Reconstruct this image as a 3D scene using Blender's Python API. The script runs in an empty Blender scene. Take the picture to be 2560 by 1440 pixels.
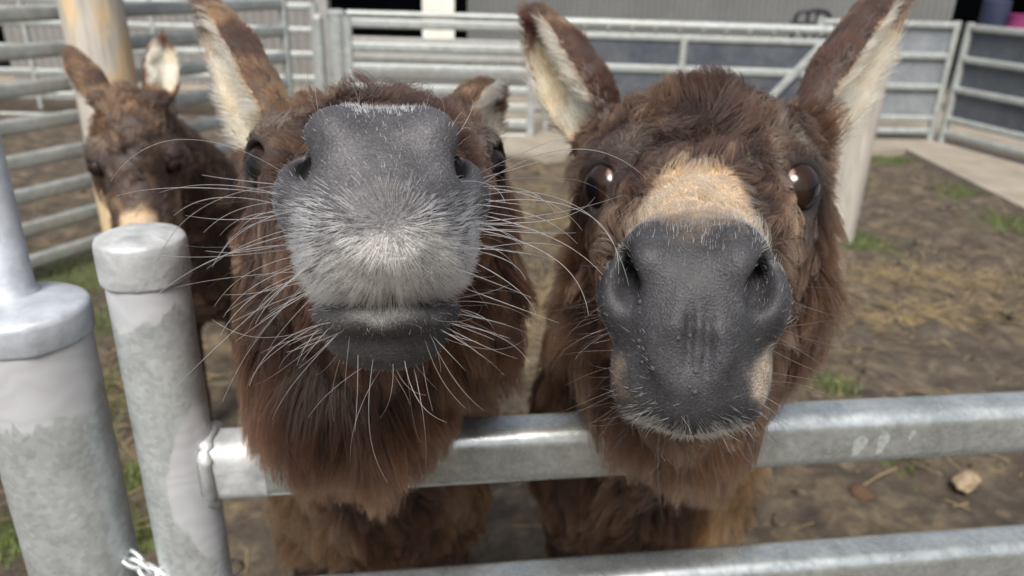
import bpy, math, random, time
import numpy as np
from mathutils import Vector, Matrix, kdtree
T_START = time.time()
rng = np.random.default_rng(7)
random.seed(7)
scene = bpy.context.scene
COL = scene.collection

# ------------------------------------------------------------------ camera
FPX = 1900.0                    # focal length for a 2560 px wide frame
PITCH, ROLL = math.radians(23.0), math.radians(1.8)
CAM = np.array([0.0, 0.0, 1.5])
_F = np.array([0, math.cos(PITCH), -math.sin(PITCH)])
_U0 = np.array([0, math.sin(PITCH), math.cos(PITCH)])
_R0 = np.array([1.0, 0, 0])
_R = _R0 * math.cos(ROLL) + _U0 * math.sin(ROLL)
_U = _U0 * math.cos(ROLL) - _R0 * math.sin(ROLL)
cam_data = bpy.data.cameras.new('camera')
cam_data.sensor_width = 36.0
cam_data.lens = 36.0 * FPX / 2560.0
cam_data.clip_start, cam_data.clip_end = 0.02, 500
cam_data.dof.use_dof = True
cam_data.dof.focus_distance = 0.43
cam_data.dof.aperture_fstop = 8.0
cam = bpy.data.objects.new('camera', cam_data)
COL.objects.link(cam)
cam.matrix_world = Matrix([[_R[i], _U[i], -_F[i], CAM[i]] for i in range(3)] + [[0, 0, 0, 1]])
scene.camera = cam

# ------------------------------------------------------------------ light
SUN_ELEV, SUN_AZ = math.radians(54), math.radians(190)   # azimuth from +Y, clockwise: behind the viewer, a little left
world = bpy.data.worlds.new('World')
scene.world = world
world.use_nodes = True
wn = world.node_tree
sky = wn.nodes.new('ShaderNodeTexSky')
sky.sky_type = 'NISHITA'
sky.sun_disc = False
sky.sun_elevation = SUN_ELEV
sky.sun_rotation = SUN_AZ
sky.air_density, sky.dust_density, sky.ozone_density = 1.0, 4.0, 1.0
wn.nodes['Background'].inputs['Strength'].default_value = 0.10
overcast = wn.nodes.new('ShaderNodeHueSaturation')          # thin high cloud: most of the blue is gone
overcast.inputs['Saturation'].default_value = 0.55
wn.links.new(sky.outputs[0], overcast.inputs['Color'])
wn.links.new(overcast.outputs[0], wn.nodes['Background'].inputs['Color'])
sun_data = bpy.data.lights.new('sun', 'SUN')
sun_data.energy = 3.3
sun_data.angle = math.radians(26)
sun_data.color = (1.0, 0.95, 0.87)
sun = bpy.data.objects.new('sun', sun_data)
COL.objects.link(sun)
_sd = Vector((math.sin(SUN_AZ) * math.cos(SUN_ELEV), math.cos(SUN_AZ) * math.cos(SUN_ELEV), math.sin(SUN_ELEV)))
sun.rotation_euler = _sd.to_track_quat('Z', 'Y').to_euler()
scene.view_settings.view_transform = 'Standard'
scene.view_settings.look = 'None'
scene.view_settings.exposure = 0.62
scene.view_settings.gamma = 1.0
scene.render.engine = 'CYCLES'
scene.cycles.use_denoising = True
scene.cycles.max_bounces = 8
scene.cycles.transparent_max_bounces = 8
try:
    scene.cycles_curves.shape = 'RIBBONS'
except Exception:
    pass

# ------------------------------------------------------------------ helpers
def P(x, y, d):
    """world point seen at photograph pixel (x, y) at distance d along the view axis"""
    return CAM + d * (_F + (x - 1280) / FPX * _R + (720 - y) / FPX * _U)
def PZ(x, y, z=0.0):
    r = _F + (x - 1280) / FPX * _R + (720 - y) / FPX * _U
    return CAM + (z - CAM[2]) / r[2] * r
def rodr(w):
    w = np.asarray(w, float); t = np.linalg.norm(w)
    if t < 1e-9: return np.eye(3)
    k = w / t
    K = np.array([[0, -k[2], k[1]], [k[2], 0, -k[0]], [-k[1], k[0], 0]])
    return np.eye(3) + math.sin(t) * K + (1 - math.cos(t)) * K @ K
def unit(v):
    v = np.asarray(v, float)
    return v / (np.linalg.norm(v, axis=-1, keepdims=True) + 1e-12)
def sstep(a, b, x):
    t = np.clip((x - a) / (b - a), 0, 1)
    return t * t * (3 - 2 * t)
def lerp(a, b, t):
    return a + (b - a) * t

def tag(o, label=None, cat=None, group=None, kind=None):
    if label: o['label'] = label
    if cat: o['category'] = cat
    if group: o['group'] = group
    if kind: o['kind'] = kind
    return o
def empty(name, loc):
    o = bpy.data.objects.new(name, None)
    o.location = Vector([float(c) for c in loc]); o.empty_display_size = 0.1
    COL.objects.link(o)
    return o
def adopt(child, parent):
    child.parent = parent
    base = parent.location.copy()
    if parent.parent is not None and parent.type != 'EMPTY':
        base = Vector((0, 0, 0))
    child.matrix_parent_inverse = Matrix.Translation(-base) if parent.type == 'EMPTY' else Matrix.Identity(4)
    return child
def mesh_obj(name, V, Fc, mat, parent=None, smooth=False):
    me = bpy.data.meshes.new(name)
    me.from_pydata([tuple(map(float, v)) for v in V], [], [tuple(int(i) for i in f) for f in Fc])
    if smooth:
        me.polygons.foreach_set('use_smooth', [True] * len(me.polygons))
    me.materials.append(mat)
    me.update()
    o = bpy.data.objects.new(name, me)
    COL.objects.link(o)
    if parent is not None: adopt(o, parent)
    return o
def auto_smooth(o, deg=40):
    me = o.data
    try:
        me.set_sharp_from_angle(angle=math.radians(deg))
    except Exception:
        pass
    return o

# vectorised value noise -------------------------------------------------------
_NT = np.random.default_rng(3).random((64, 64, 64)).astype(np.float32) * 2 - 1
def vnoise(p, freq, seed=0):
    q = np.asarray(p, np.float32) * freq + seed * 17.31
    i = np.floor(q).astype(np.int32); f = q - i
    f = f * f * (3 - 2 * f)
    i &= 63; j = (i + 1) & 63
    x0, y0, z0 = i[..., 0], i[..., 1], i[..., 2]; x1, y1, z1 = j[..., 0], j[..., 1], j[..., 2]
    fx, fy, fz = f[..., 0], f[..., 1], f[..., 2]
    c00 = lerp(_NT[x0, y0, z0], _NT[x1, y0, z0], fx); c10 = lerp(_NT[x0, y1, z0], _NT[x1, y1, z0], fx)
    c01 = lerp(_NT[x0, y0, z1], _NT[x1, y0, z1], fx); c11 = lerp(_NT[x0, y1, z1], _NT[x1, y1, z1], fx)
    return lerp(lerp(c00, c10, fy), lerp(c01, c11, fy), fz)
def vnoise3(p, freq, seed=0):
    return np.stack([vnoise(p, freq, seed + k * 5.7) for k in range(3)], -1)

# ------------------------------------------------------------------ materials
def new_mat(name):
    m = bpy.data.materials.new(name); m.use_nodes = True
    nt = m.node_tree
    return m, nt, nt.nodes['Principled BSDF']
def node(nt, t, **kw):
    n = nt.nodes.new(t)
    for k, v in kw.items():
        if k in n.inputs: n.inputs[k].default_value = v
        else: setattr(n, k, v)
    return n
def ramp(nt, fac, stops):
    r = nt.nodes.new('ShaderNodeValToRGB')
    e = r.color_ramp.elements
    while len(e) < len(stops): e.new(0.5)
    for el, (pos, c) in zip(e, stops):
        el.position = pos
        el.color = (*c, 1) if len(c) == 3 else c
    nt.links.new(fac, r.inputs[0])
    return r
def mixc(nt, fac, a, b):
    m = nt.nodes.new('ShaderNodeMix'); m.data_type = 'RGBA'
    for sock, v in ((m.inputs[0], fac), (m.inputs[6], a), (m.inputs[7], b)):
        if hasattr(v, 'is_output') or hasattr(v, 'links'): nt.links.new(v, sock)
        elif isinstance(v, (int, float)): sock.default_value = v
        else: sock.default_value = (*v, 1)
    return m.outputs[2]
def bump(nt, bsdf, height, strength, dist):
    b = node(nt, 'ShaderNodeBump', Strength=strength, Distance=dist)
    nt.links.new(height, b.inputs['Height']); nt.links.new(b.outputs[0], bsdf.inputs['Normal'])
    return b
def galv(name, base=(0.46, 0.49, 0.50), light=(0.62, 0.65, 0.66), metallic=0.55, rough=0.42, scale=1.0, dirt=0.0):
    m, nt, b = new_mat(name)
    tc = nt.nodes.new('ShaderNodeTexCoord')
    n1 = node(nt, 'ShaderNodeTexNoise', Scale=18 * scale, Detail=6.0, Roughness=0.65); nt.links.new(tc.outputs['Object'], n1.inputs['Vector'])
    v = node(nt, 'ShaderNodeTexVoronoi', Scale=170 * scale); nt.links.new(tc.outputs['Object'], v.inputs['Vector'])
    n2 = node(nt, 'ShaderNodeTexNoise', Scale=4.5 * scale, Detail=4.0); nt.links.new(tc.outputs['Object'], n2.inputs['Vector'])
    r1 = ramp(nt, n1.outputs[0], [(0.32, base), (0.68, light)])
    sp = nt.nodes.new('ShaderNodeSeparateColor'); nt.links.new(v.outputs['Color'], sp.inputs[0])
    r2 = ramp(nt, sp.outputs[0], [(0.0, (0.86, 0.86, 0.86)), (1.0, (1.1, 1.1, 1.1))])
    mm = nt.nodes.new('ShaderNodeMix'); mm.data_type = 'RGBA'; mm.blend_type = 'MULTIPLY'; mm.inputs[0].default_value = 1
    nt.links.new(r1.outputs[0], mm.inputs[6]); nt.links.new(r2.outputs[0], mm.inputs[7])
    col = mm.outputs[2]
    if dirt:
        rd = ramp(nt, n2.outputs[0], [(0.5, (0, 0, 0)), (0.72, (dirt, dirt, dirt))])
        col = mixc(nt, rd.outputs[0], col, (0.22, 0.19, 0.14))
    nt.links.new(col, b.inputs['Base Color'])
    rr = ramp(nt, n1.outputs[0], [(0.3, (rough - 0.08,) * 3), (0.7, (rough + 0.12,) * 3)])
    nt.links.new(rr.outputs[0], b.inputs['Roughness'])
    b.inputs['Metallic'].default_value = metallic
    bump(nt, b, n1.outputs[0], 0.12, 0.002)
    return m

def paint_post_mat(name, z_lo, z_hi, tint=(0.50, 0.515, 0.545), flare=None):
    """galvanised tube whose top carries a ragged brushed patch of silver zinc paint (a stain with its own outline)"""
    m = galv(name, base=(0.42, 0.455, 0.465), light=(0.56, 0.60, 0.61), metallic=0.55, rough=0.38, dirt=0.06)
    nt = m.node_tree; b = nt.nodes['Principled BSDF']
    old = b.inputs['Base Color'].links[0].from_socket
    g = nt.nodes.new('ShaderNodeNewGeometry')
    sx = nt.nodes.new('ShaderNodeSeparateXYZ'); nt.links.new(g.outputs['Position'], sx.inputs[0])
    mp = node(nt, 'ShaderNodeMapping'); mp.inputs['Scale'].default_value = (1, 1, 0.25)
    nt.links.new(g.outputs['Position'], mp.inputs['Vector'])
    n = node(nt, 'ShaderNodeTexNoise', Scale=34.0, Detail=3.0); nt.links.new(mp.outputs[0], n.inputs['Vector'])
    n3 = node(nt, 'ShaderNodeTexNoise', Scale=20.0, Detail=2.0); nt.links.new(g.outputs['Position'], n3.inputs['Vector'])
    a = node(nt, 'ShaderNodeMath', operation='MULTIPLY_ADD'); nt.links.new(n.outputs[0], a.inputs[0]); a.inputs[1].default_value = 0.16
    nt.links.new(sx.outputs[2], a.inputs[2])
    ss = node(nt, 'ShaderNodeMapRange'); nt.links.new(a.outputs[0], ss.inputs[0])
    ss.inputs[1].default_value = z_lo + 0.078; ss.inputs[2].default_value = z_lo + 0.084
    mask = ss.outputs[0]
    if flare is not None:                       # brushed-on paint fanning out round the weld
        vm = node(nt, 'ShaderNodeVectorMath', operation='SUBTRACT'); nt.links.new(g.outputs['Position'], vm.inputs[0]); vm.inputs[1].default_value = flare[0]
        vd = node(nt, 'ShaderNodeVectorMath', operation='DIVIDE'); nt.links.new(vm.outputs[0], vd.inputs[0]); vd.inputs[1].default_value = flare[1]
        vl = node(nt, 'ShaderNodeVectorMath', operation='LENGTH'); nt.links.new(vd.outputs[0], vl.inputs[0])
        va = node(nt, 'ShaderNodeMath', operation='MULTIPLY_ADD'); nt.links.new(n.outputs[0], va.inputs[0]); va.inputs[1].default_value = 0.7; nt.links.new(vl.outputs['Value'], va.inputs[2])
        vs = node(nt, 'ShaderNodeMapRange'); nt.links.new(va.outputs[0], vs.inputs[0]); vs.inputs[1].default_value = 1.36; vs.inputs[2].default_value = 1.28
        mxm = node(nt, 'ShaderNodeMath', operation='MAXIMUM'); nt.links.new(mask, mxm.inputs[0]); nt.links.new(vs.outputs[0], mxm.inputs[1]); mask = mxm.outputs[0]
    wv = node(nt, 'ShaderNodeTexWave', Scale=14.0, Distortion=14.0, Detail=3.0); wv.bands_direction = 'Z'
    nt.links.new(g.outputs['Position'], wv.inputs['Vector'])
    pc = ramp(nt, wv.outputs[0], [(0, tuple(c * 0.92 for c in tint)), (1, tint)])
    nt.links.new(mixc(nt, mask, old, pc.outputs[0]), b.inputs['Base Color'])
    mr = node(nt, 'ShaderNodeMath', operation='MULTIPLY_ADD'); nt.links.new(mask, mr.inputs[0]); mr.inputs[1].default_value = -0.3; mr.inputs[2].default_value = 0.55
    nt.links.new(mr.outputs[0], b.inputs['Metallic'])
    return m
def simple(name, col, rough=0.7, var=0.25, scale=12.0, metallic=0.0, bumpd=0.0, stretch=None):
    m, nt, b = new_mat(name)
    tc = nt.nodes.new('ShaderNodeTexCoord')
    vec = tc.outputs['Object']
    if stretch:
        mp = nt.nodes.new('ShaderNodeMapping'); mp.inputs['Scale'].default_value = stretch
        nt.links.new(vec, mp.inputs['Vector']); vec = mp.outputs[0]
    n1 = node(nt, 'ShaderNodeTexNoise', Scale=scale, Detail=7.0, Roughness=0.6); nt.links.new(vec, n1.inputs['Vector'])
    lo = tuple(c * (1 - var) for c in col); hi = tuple(min(1, c * (1 + var)) for c in col)
    r1 = ramp(nt, n1.outputs[0], [(0.3, lo), (0.7, hi)])
    nt.links.new(r1.outputs[0], b.inputs['Base Color'])
    b.inputs['Roughness'].default_value = rough; b.inputs['Metallic'].default_value = metallic
    if bumpd: bump(nt, b, n1.outputs[0], 0.6, bumpd)
    return m

M = {}
M['galv'] = galv('galvanised_steel', dirt=0.1)
M['galv_far'] = galv('weathered_galvanised_rail', base=(0.27, 0.295, 0.29), light=(0.42, 0.445, 0.44), metallic=0.35, rough=0.5, dirt=0.25)
M['galv_dull'] = galv('dull_galvanised_rail', base=(0.22, 0.225, 0.215), light=(0.33, 0.335, 0.32), metallic=0.1, rough=0.6, dirt=0.3)
M['sheet'] = galv('grey_sheet_steel', base=(0.20, 0.22, 0.245), light=(0.28, 0.30, 0.32), metallic=0.3, rough=0.45, scale=0.3)
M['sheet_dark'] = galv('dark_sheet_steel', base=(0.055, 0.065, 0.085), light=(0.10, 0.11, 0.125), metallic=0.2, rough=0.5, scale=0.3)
M['zinc_paint'] = simple('silver_zinc_paint', (0.39, 0.405, 0.415), rough=0.6, var=0.35, scale=30, metallic=0.3, bumpd=0.004)
M['wood'] = simple('weathered_timber', (0.40, 0.37, 0.33), rough=0.85, var=0.28, scale=9, bumpd=0.004, stretch=(6, 6, 0.5))
_nt = M['wood'].node_tree; _b = _nt.nodes['Principled BSDF']; _old = _b.inputs['Base Color'].links[0].from_socket
_tc = _nt.nodes.new('ShaderNodeTexCoord'); _n = node(_nt, 'ShaderNodeTexNoise', Scale=2.2, Detail=5.0, Roughness=0.65, Distortion=0.4)
_mp = _nt.nodes.new('ShaderNodeMapping'); _mp.inputs['Scale'].default_value = (2.2, 2.2, 0.7); _mp.inputs['Location'].default_value = (1.3, 0, 0)
_nt.links.new(_tc.outputs['Object'], _mp.inputs['Vector']); _nt.links.new(_mp.outputs[0], _n.inputs['Vector'])
_r = ramp(_nt, _n.outputs[0], [(0.44, (0, 0, 0)), (0.52, (1, 1, 1))])
_g = node(_nt, 'ShaderNodeTexNoise', Scale=40.0, Detail=4.0); _m2 = _nt.nodes.new('ShaderNodeMapping'); _m2.inputs['Scale'].default_value = (3, 3, 0.2)
_nt.links.new(_tc.outputs['Object'], _m2.inputs['Vector']); _nt.links.new(_m2.outputs[0], _g.inputs['Vector'])
_w = ramp(_nt, _g.outputs[0], [(0.3, (0.42, 0.30, 0.17)), (0.7, (0.62, 0.48, 0.30))])
_nt.links.new(mixc(_nt, _r.outputs[0], _old, _w.outputs[0]), _b.inputs['Base Color'])
M['wood_grey'] = simple('grey_weathered_timber', (0.34, 0.315, 0.28), rough=0.88, var=0.28, scale=9, bumpd=0.004, stretch=(6, 6, 0.5))
M['concrete'] = simple('old_concrete', (0.24, 0.21, 0.17), rough=0.9, var=0.22, scale=4, bumpd=0.004)
M['cladding'] = simple('grey_corrugated_sheet', (0.145, 0.15, 0.15), rough=0.55, var=0.12, scale=2.5, metallic=0.2)
M['cladding_pale'] = simple('pale_corrugated_sheet', (0.20, 0.195, 0.185), rough=0.6, var=0.12, scale=2.5)
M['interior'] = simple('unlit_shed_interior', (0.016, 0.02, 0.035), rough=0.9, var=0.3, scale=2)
M['white_paint'] = simple('white_painted_block', (0.62, 0.62, 0.56), rough=0.7, var=0.1, scale=8)
M['black_plastic'] = simple('black_plastic', (0.018, 0.018, 0.022), rough=0.45, var=0.2)
M['pink_plastic'] = simple('magenta_plastic', (0.30, 0.05, 0.18), rough=0.4, var=0.1)
M['navy'] = simple('navy_plastic', (0.02, 0.025, 0.06), rough=0.5, var=0.2)
M['sign'] = simple('white_sign_plate', (0.72, 0.68, 0.68), rough=0.4, var=0.06)
M['sign_red'] = simple('faded_red_print', (0.62, 0.30, 0.32), rough=0.4, var=0.1)
M['scuff'] = simple('chalky_scuff', (0.50, 0.535, 0.54), rough=0.42, var=0.3, scale=160, metallic=0.6)
M['stone'] = simple('tan_stone', (0.27, 0.205, 0.13), rough=0.85, var=0.3, scale=40, bumpd=0.003)
M['dung'] = simple('dark_dung', (0.075, 0.042, 0.022), rough=0.95, var=0.4, scale=60, bumpd=0.006)
M['straw'] = simple('dry_straw', (0.25, 0.185, 0.09), rough=0.8, var=0.4, scale=5)
M['grass'] = simple('grass_blades', (0.075, 0.10, 0.024), rough=0.7, var=0.45, scale=4)
M['mud_clod'] = simple('mud_clod', (0.075, 0.057, 0.04), rough=0.9, var=0.35, scale=30, bumpd=0.005)

# ground material: trodden mud with straw-coloured litter and mossy green patches
m, nt, b = new_mat('trodden_mud'); M['ground'] = m
g = nt.nodes.new('ShaderNodeNewGeometry')
def gn(scale, detail=6.0, rough=0.6, dist=0.0):
    n = node(nt, 'ShaderNodeTexNoise', Scale=scale, Detail=detail, Roughness=rough, Distortion=dist)
    nt.links.new(g.outputs['Position'], n.inputs['Vector']); return n
nA, nB, nC, nD = gn(1.3, 5), gn(9.0, 8, 0.7), gn(0.9, 4, 0.6, 1.0), gn(45.0, 4)
mud = ramp(nt, nB.outputs[0], [(0.30, (0.030, 0.021, 0.014)), (0.5, (0.074, 0.056, 0.039)), (0.70, (0.16, 0.13, 0.095))])
lit = ramp(nt, nD.outputs[0], [(0.35, (0.09, 0.065, 0.034)), (0.65, (0.25, 0.18, 0.085))])
lf = node(nt, 'ShaderNodeMath', operation='MULTIPLY'); nt.links.new(nB.outputs[0], lf.inputs[0]); nt.links.new(nA.outputs[0], lf.inputs[1])
lr = ramp(nt, lf.outputs[0], [(0.25, (0, 0, 0)), (0.40, (0.55, 0.55, 0.55))])
c1 = mixc(nt, lr.outputs[0], mud.outputs[0], lit.outputs[0])
at = nt.nodes.new('ShaderNodeAttribute'); at.attribute_name = 'moss'
mo = node(nt, 'ShaderNodeMath', operation='MULTIPLY_ADD'); nt.links.new(nB.outputs[0], mo.inputs[0]); mo.inputs[1].default_value = 1.4; 
ma = node(nt, 'ShaderNodeMath', operation='SUBTRACT'); nt.links.new(at.outputs['Fac'], ma.inputs[0]); ma.inputs[1].default_value = 1.2
nt.links.new(ma.outputs[0], mo.inputs[2])
mr = ramp(nt, mo.outputs[0], [(0.05, (0, 0, 0)), (0.35, (0.85, 0.85, 0.85))])
gr = ramp(nt, nD.outputs[0], [(0.3, (0.035, 0.045, 0.012)), (0.7, (0.09, 0.115, 0.03))])
c2 = mixc(nt, mr.outputs[0], c1, gr.outputs[0])
nt.links.new(c2, b.inputs['Base Color'])
rr = ramp(nt, nC.outputs[0], [(0.35, (0.9,) * 3), (0.7, (0.55,) * 3)]); nt.links.new(rr.outputs[0], b.inputs['Roughness'])
bump(nt, b, nB.outputs[0], 1.0, 0.045)

def attr_mat(name, rough, coat=0.0, bump_scale=0.0, bump_d=0.0, spec=0.4):
    m, nt, b = new_mat(name)
    a = nt.nodes.new('ShaderNodeAttribute'); a.attribute_name = 'skin_color'
    tc = nt.nodes.new('ShaderNodeTexCoord')
    n = node(nt, 'ShaderNodeTexNoise', Scale=90.0, Detail=5.0, Roughness=0.7); nt.links.new(tc.outputs['Object'], n.inputs['Vector'])
    r = ramp(nt, n.outputs[0], [(0.3, (0.72,) * 3), (0.7, (1.25,) * 3)])
    mm = nt.nodes.new('ShaderNodeMix'); mm.data_type = 'RGBA'; mm.blend_type = 'MULTIPLY'; mm.inputs[0].default_value = 1
    nt.links.new(a.outputs['Color'], mm.inputs[6]); nt.links.new(r.outputs[0], mm.inputs[7])
    n5 = node(nt, 'ShaderNodeTexNoise', Scale=750.0, Detail=3.0, Roughness=0.7); nt.links.new(tc.outputs['Object'], n5.inputs['Vector'])
    r5 = ramp(nt, n5.outputs[0], [(0.32, (0.62,) * 3), (0.5, (0.95,) * 3), (0.70, (1.75,) * 3)])
    m5 = nt.nodes.new('ShaderNodeMix'); m5.data_type = 'RGBA'; m5.blend_type = 'MULTIPLY'; m5.inputs[0].default_value = 1
    nt.links.new(mm.outputs[2], m5.inputs[6]); nt.links.new(r5.outputs[0], m5.inputs[7])
    nt.links.new(m5.outputs[2], b.inputs['Base Color'])
    b.inputs['Roughness'].default_value = rough; b.inputs['Specular IOR Level'].default_value = spec
    v = node(nt, 'ShaderNodeTexVoronoi', Scale=700.0); nt.links.new(tc.outputs['Object'], v.inputs['Vector'])
    ad = node(nt, 'ShaderNodeMath', operation='ADD'); nt.links.new(v.outputs['Distance'], ad.inputs[0]); nt.links.new(n.outputs[0], ad.inputs[1])
    bump(nt, b, ad.outputs[0], 0.35, 0.0008)
    return m
M['skin'] = attr_mat('donkey_skin', 0.6)
def hair_mat(name, rough=0.45, radial=0.6, ior=1.38):
    m = bpy.data.materials.new(name); m.use_nodes = True
    nt = m.node_tree; nt.nodes.clear()
    out = nt.nodes.new('ShaderNodeOutputMaterial')
    a = nt.nodes.new('ShaderNodeAttribute'); a.attribute_name = 'fur_color'
    h = nt.nodes.new('ShaderNodeBsdfHairPrincipled')
    h.model = 'CHIANG'; h.parametrization = 'COLOR'
    nt.links.new(a.outputs['Color'], h.inputs['Color'])
    h.inputs['Roughness'].default_value = rough
    h.inputs['Radial Roughness'].default_value = radial
    if 'Coat' in h.inputs: h.inputs['Coat'].default_value = 0.0
    h.inputs['Random Roughness'].default_value = 0.2
    h.inputs['IOR'].default_value = ior
    nt.links.new(h.outputs[0], out.inputs['Surface'])
    return m
M['fur'] = hair_mat('donkey_fur')
M['whisker'] = hair_mat('whisker_hair', 0.25, 0.4, 1.5)

# eye: dark glossy ball, pink-white sclera showing towards the inner corner
m, nt, b = new_mat('donkey_eye'); M['eye'] = m
a = nt.nodes.new('ShaderNodeAttribute'); a.attribute_name = 'skin_color'
nt.links.new(a.outputs['Color'], b.inputs['Base Color'])
b.inputs['Roughness'].default_value = 0.05; b.inputs['Specular IOR Level'].default_value = 0.35

# ------------------------------------------------------------------ setting
exec_order = []
def sect(hw, hh, r, n=4):
    pts = []
    for cx, cy, a0 in ((hw - r, hh - r, 0), (-hw + r, hh - r, 90), (-hw + r, -hh + r, 180), (hw - r, -hh + r, 270)):
        for k in range(n + 1):
            a = math.radians(a0 + 90 * k / n)
            pts.append((cx + r * math.cos(a), cy + r * math.sin(a)))
    return pts
def bar_geo(A, B, hw, hh, r=None, n=4, up=(0, 0, 1), segs=1):
    A, B = np.asarray(A, float), np.asarray(B, float)
    d = unit(B - A); up = np.asarray(up, float)
    if abs(d @ up) > 0.97: up = np.array([0, 1.0, 0])
    side = unit(np.cross(d, up)); u = np.cross(side, d)
    s = sect(hw, hh, min(hw, hh) * 0.98 if r is None else r, n)
    k = len(s); V = []
    for j in range(segs + 1):
        c = lerp(A, B, j / segs)
        V += [c + side * x + u * y for x, y in s]
    Fc = []
    for j in range(segs):
        for i in range(k):
            Fc.append((j * k + i, j * k + (i + 1) % k, (j + 1) * k + (i + 1) % k, (j + 1) * k + i))
    Fc.append(tuple(range(k - 1, -1, -1))); Fc.append(tuple(range(segs * k, (segs + 1) * k)))
    return V, Fc
def bar(name, A, B, hw, hh, mat, parent=None, r=None, n=4, up=(0, 0, 1)):
    V, Fc = bar_geo(A, B, hw, hh, r, n, up)
    return auto_smooth(mesh_obj(name, V, Fc, mat, parent, True))
def lathe(name, base, prof, mat, parent=None, n=32, axis=(0, 0, 1), wob=0.0, seed=0):
    base = np.asarray(base, float); ax = unit(axis)
    sx = unit(np.cross(ax, (0.3, 1, 0.1))); sy = np.cross(ax, sx)
    V, Fc = [], []
    for j, (r, z) in enumerate(prof):
        for i in range(n):
            a = 2 * math.pi * i / n
            q = base + ax * z + (sx * math.cos(a) + sy * math.sin(a)) * r
            if wob:
                q = q + unit(q - base - ax * z) * wob * float(vnoise(np.array([[q[0], q[1], q[2]]]), 60, seed)[0]) if r > 1e-4 else q
            V.append(q)
    for j in range(len(prof) - 1):
        for i in range(n):
            Fc.append((j * n + i, j * n + (i + 1) % n, (j + 1) * n + (i + 1) % n, (j + 1) * n + i))
    Fc.append(tuple(range(n - 1, -1, -1))); Fc.append(tuple(range((len(prof) - 1) * n, len(prof) * n)))
    return auto_smooth(mesh_obj(name, V, Fc, mat, parent, True), 50)
def box(name, lo, hi, mat, parent=None, bev=0.0):
    lo, hi = np.asarray(lo, float), np.asarray(hi, float)
    V = [(x, y, z) for x in (lo[0], hi[0]) for y in (lo[1], hi[1]) for z in (lo[2], hi[2])]
    Fc = [(0, 1, 3, 2), (4, 6, 7, 5), (0, 4, 5, 1), (2, 3, 7, 6), (0, 2, 6, 4), (1, 5, 7, 3)]
    return mesh_obj(name, V, Fc, mat, parent)
def xyz(p, z): return np.array([p[0], p[1], z])

# ---- ground --------------------------------------------------------------
MOSS = [(180, 690, .45, 1.0), (270, 800, .35, .8), (30, 1330, .13, 1.25), (350, 1180, .12, 1.1), (290, 950, .2, .45), (340, 1330, .1, 1.0), (2140, 604, .28, 1.2),
        (2220, 395, .3, 1.1), (2400, 480, .3, .9), (2520, 560, .3, .9), (2080, 960, .12, .7), (2260, 1170, .08, .5), (120, 1240, .1, .9), (240, 1050, .15, .5)]
MOSSW = [(PZ(x, y)[:2], s, a) for x, y, s, a in MOSS]
ax_x = np.unique(np.concatenate([np.linspace(-80, -4.5, 16), np.arange(-4.5, 5, 0.035), np.linspace(5, 80, 16)]))
ax_y = np.unique(np.concatenate([np.linspace(-40, .2, 8), np.arange(.2, 7, 0.035), np.linspace(7, 120, 20)]))
gx, gy = np.meshgrid(ax_x, ax_y, indexing='ij')
gp = np.stack([gx, gy, np.zeros_like(gx)], -1)
near = np.exp(-((gx / 8) ** 4)) * np.exp(-(((gy - 3) / 7) ** 4))
gz = (0.022 * vnoise(gp, 2.1, 1) + 0.032 * vnoise(gp, 5.3, 2) + 0.02 * vnoise(gp, 11.0, 3)) * near - 0.01
# hoof prints pressed into the mud
_hr = np.random.default_rng(5)
for _ in range(420):
    hx, hy = _hr.uniform(-3.5, 4.0), _hr.uniform(.7, 6.4)
    i0, i1 = np.searchsorted(ax_x, (hx - .2, hx + .2)); j0, j1 = np.searchsorted(ax_y, (hy - .2, hy + .2))
    an = _hr.uniform(0, 6.28); dx, dy = gx[i0:i1, j0:j1] - hx, gy[i0:i1, j0:j1] - hy
    e_ = np.sqrt(((dx * math.cos(an) + dy * math.sin(an)) / .065) ** 2 + ((-dx * math.sin(an) + dy * math.cos(an)) / .05) ** 2)
    gz[i0:i1, j0:j1] += _hr.uniform(.4, 1) * (-.026 * np.exp(-e_ ** 4) + .012 * np.exp(-((e_ - 1.45) / .35) ** 2))
nx_, ny_ = gx.shape
gv = np.stack([gx, gy, gz], -1).reshape(-1, 3)
idx = np.arange(nx_ * ny_).reshape(nx_, ny_)
gf = np.stack([idx[:-1, :-1], idx[1:, :-1], idx[1:, 1:], idx[:-1, 1:]], -1).reshape(-1, 4)
ground = mesh_obj('ground', gv, gf, M['ground'], None, True)
moss = np.zeros(len(gv))
for c, s, a in MOSSW:
    moss = np.maximum(moss, a * np.exp(-((gv[:, 0] - c[0]) ** 2 + (gv[:, 1] - c[1]) ** 2) / (s * s)))
at = ground.data.attributes.new('moss', 'FLOAT', 'POINT'); at.data.foreach_set('value', moss.astype(np.float32))
tag(ground, 'muddy trodden paddock ground', None, None, 'structure')

SY_ = 9.4
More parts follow.
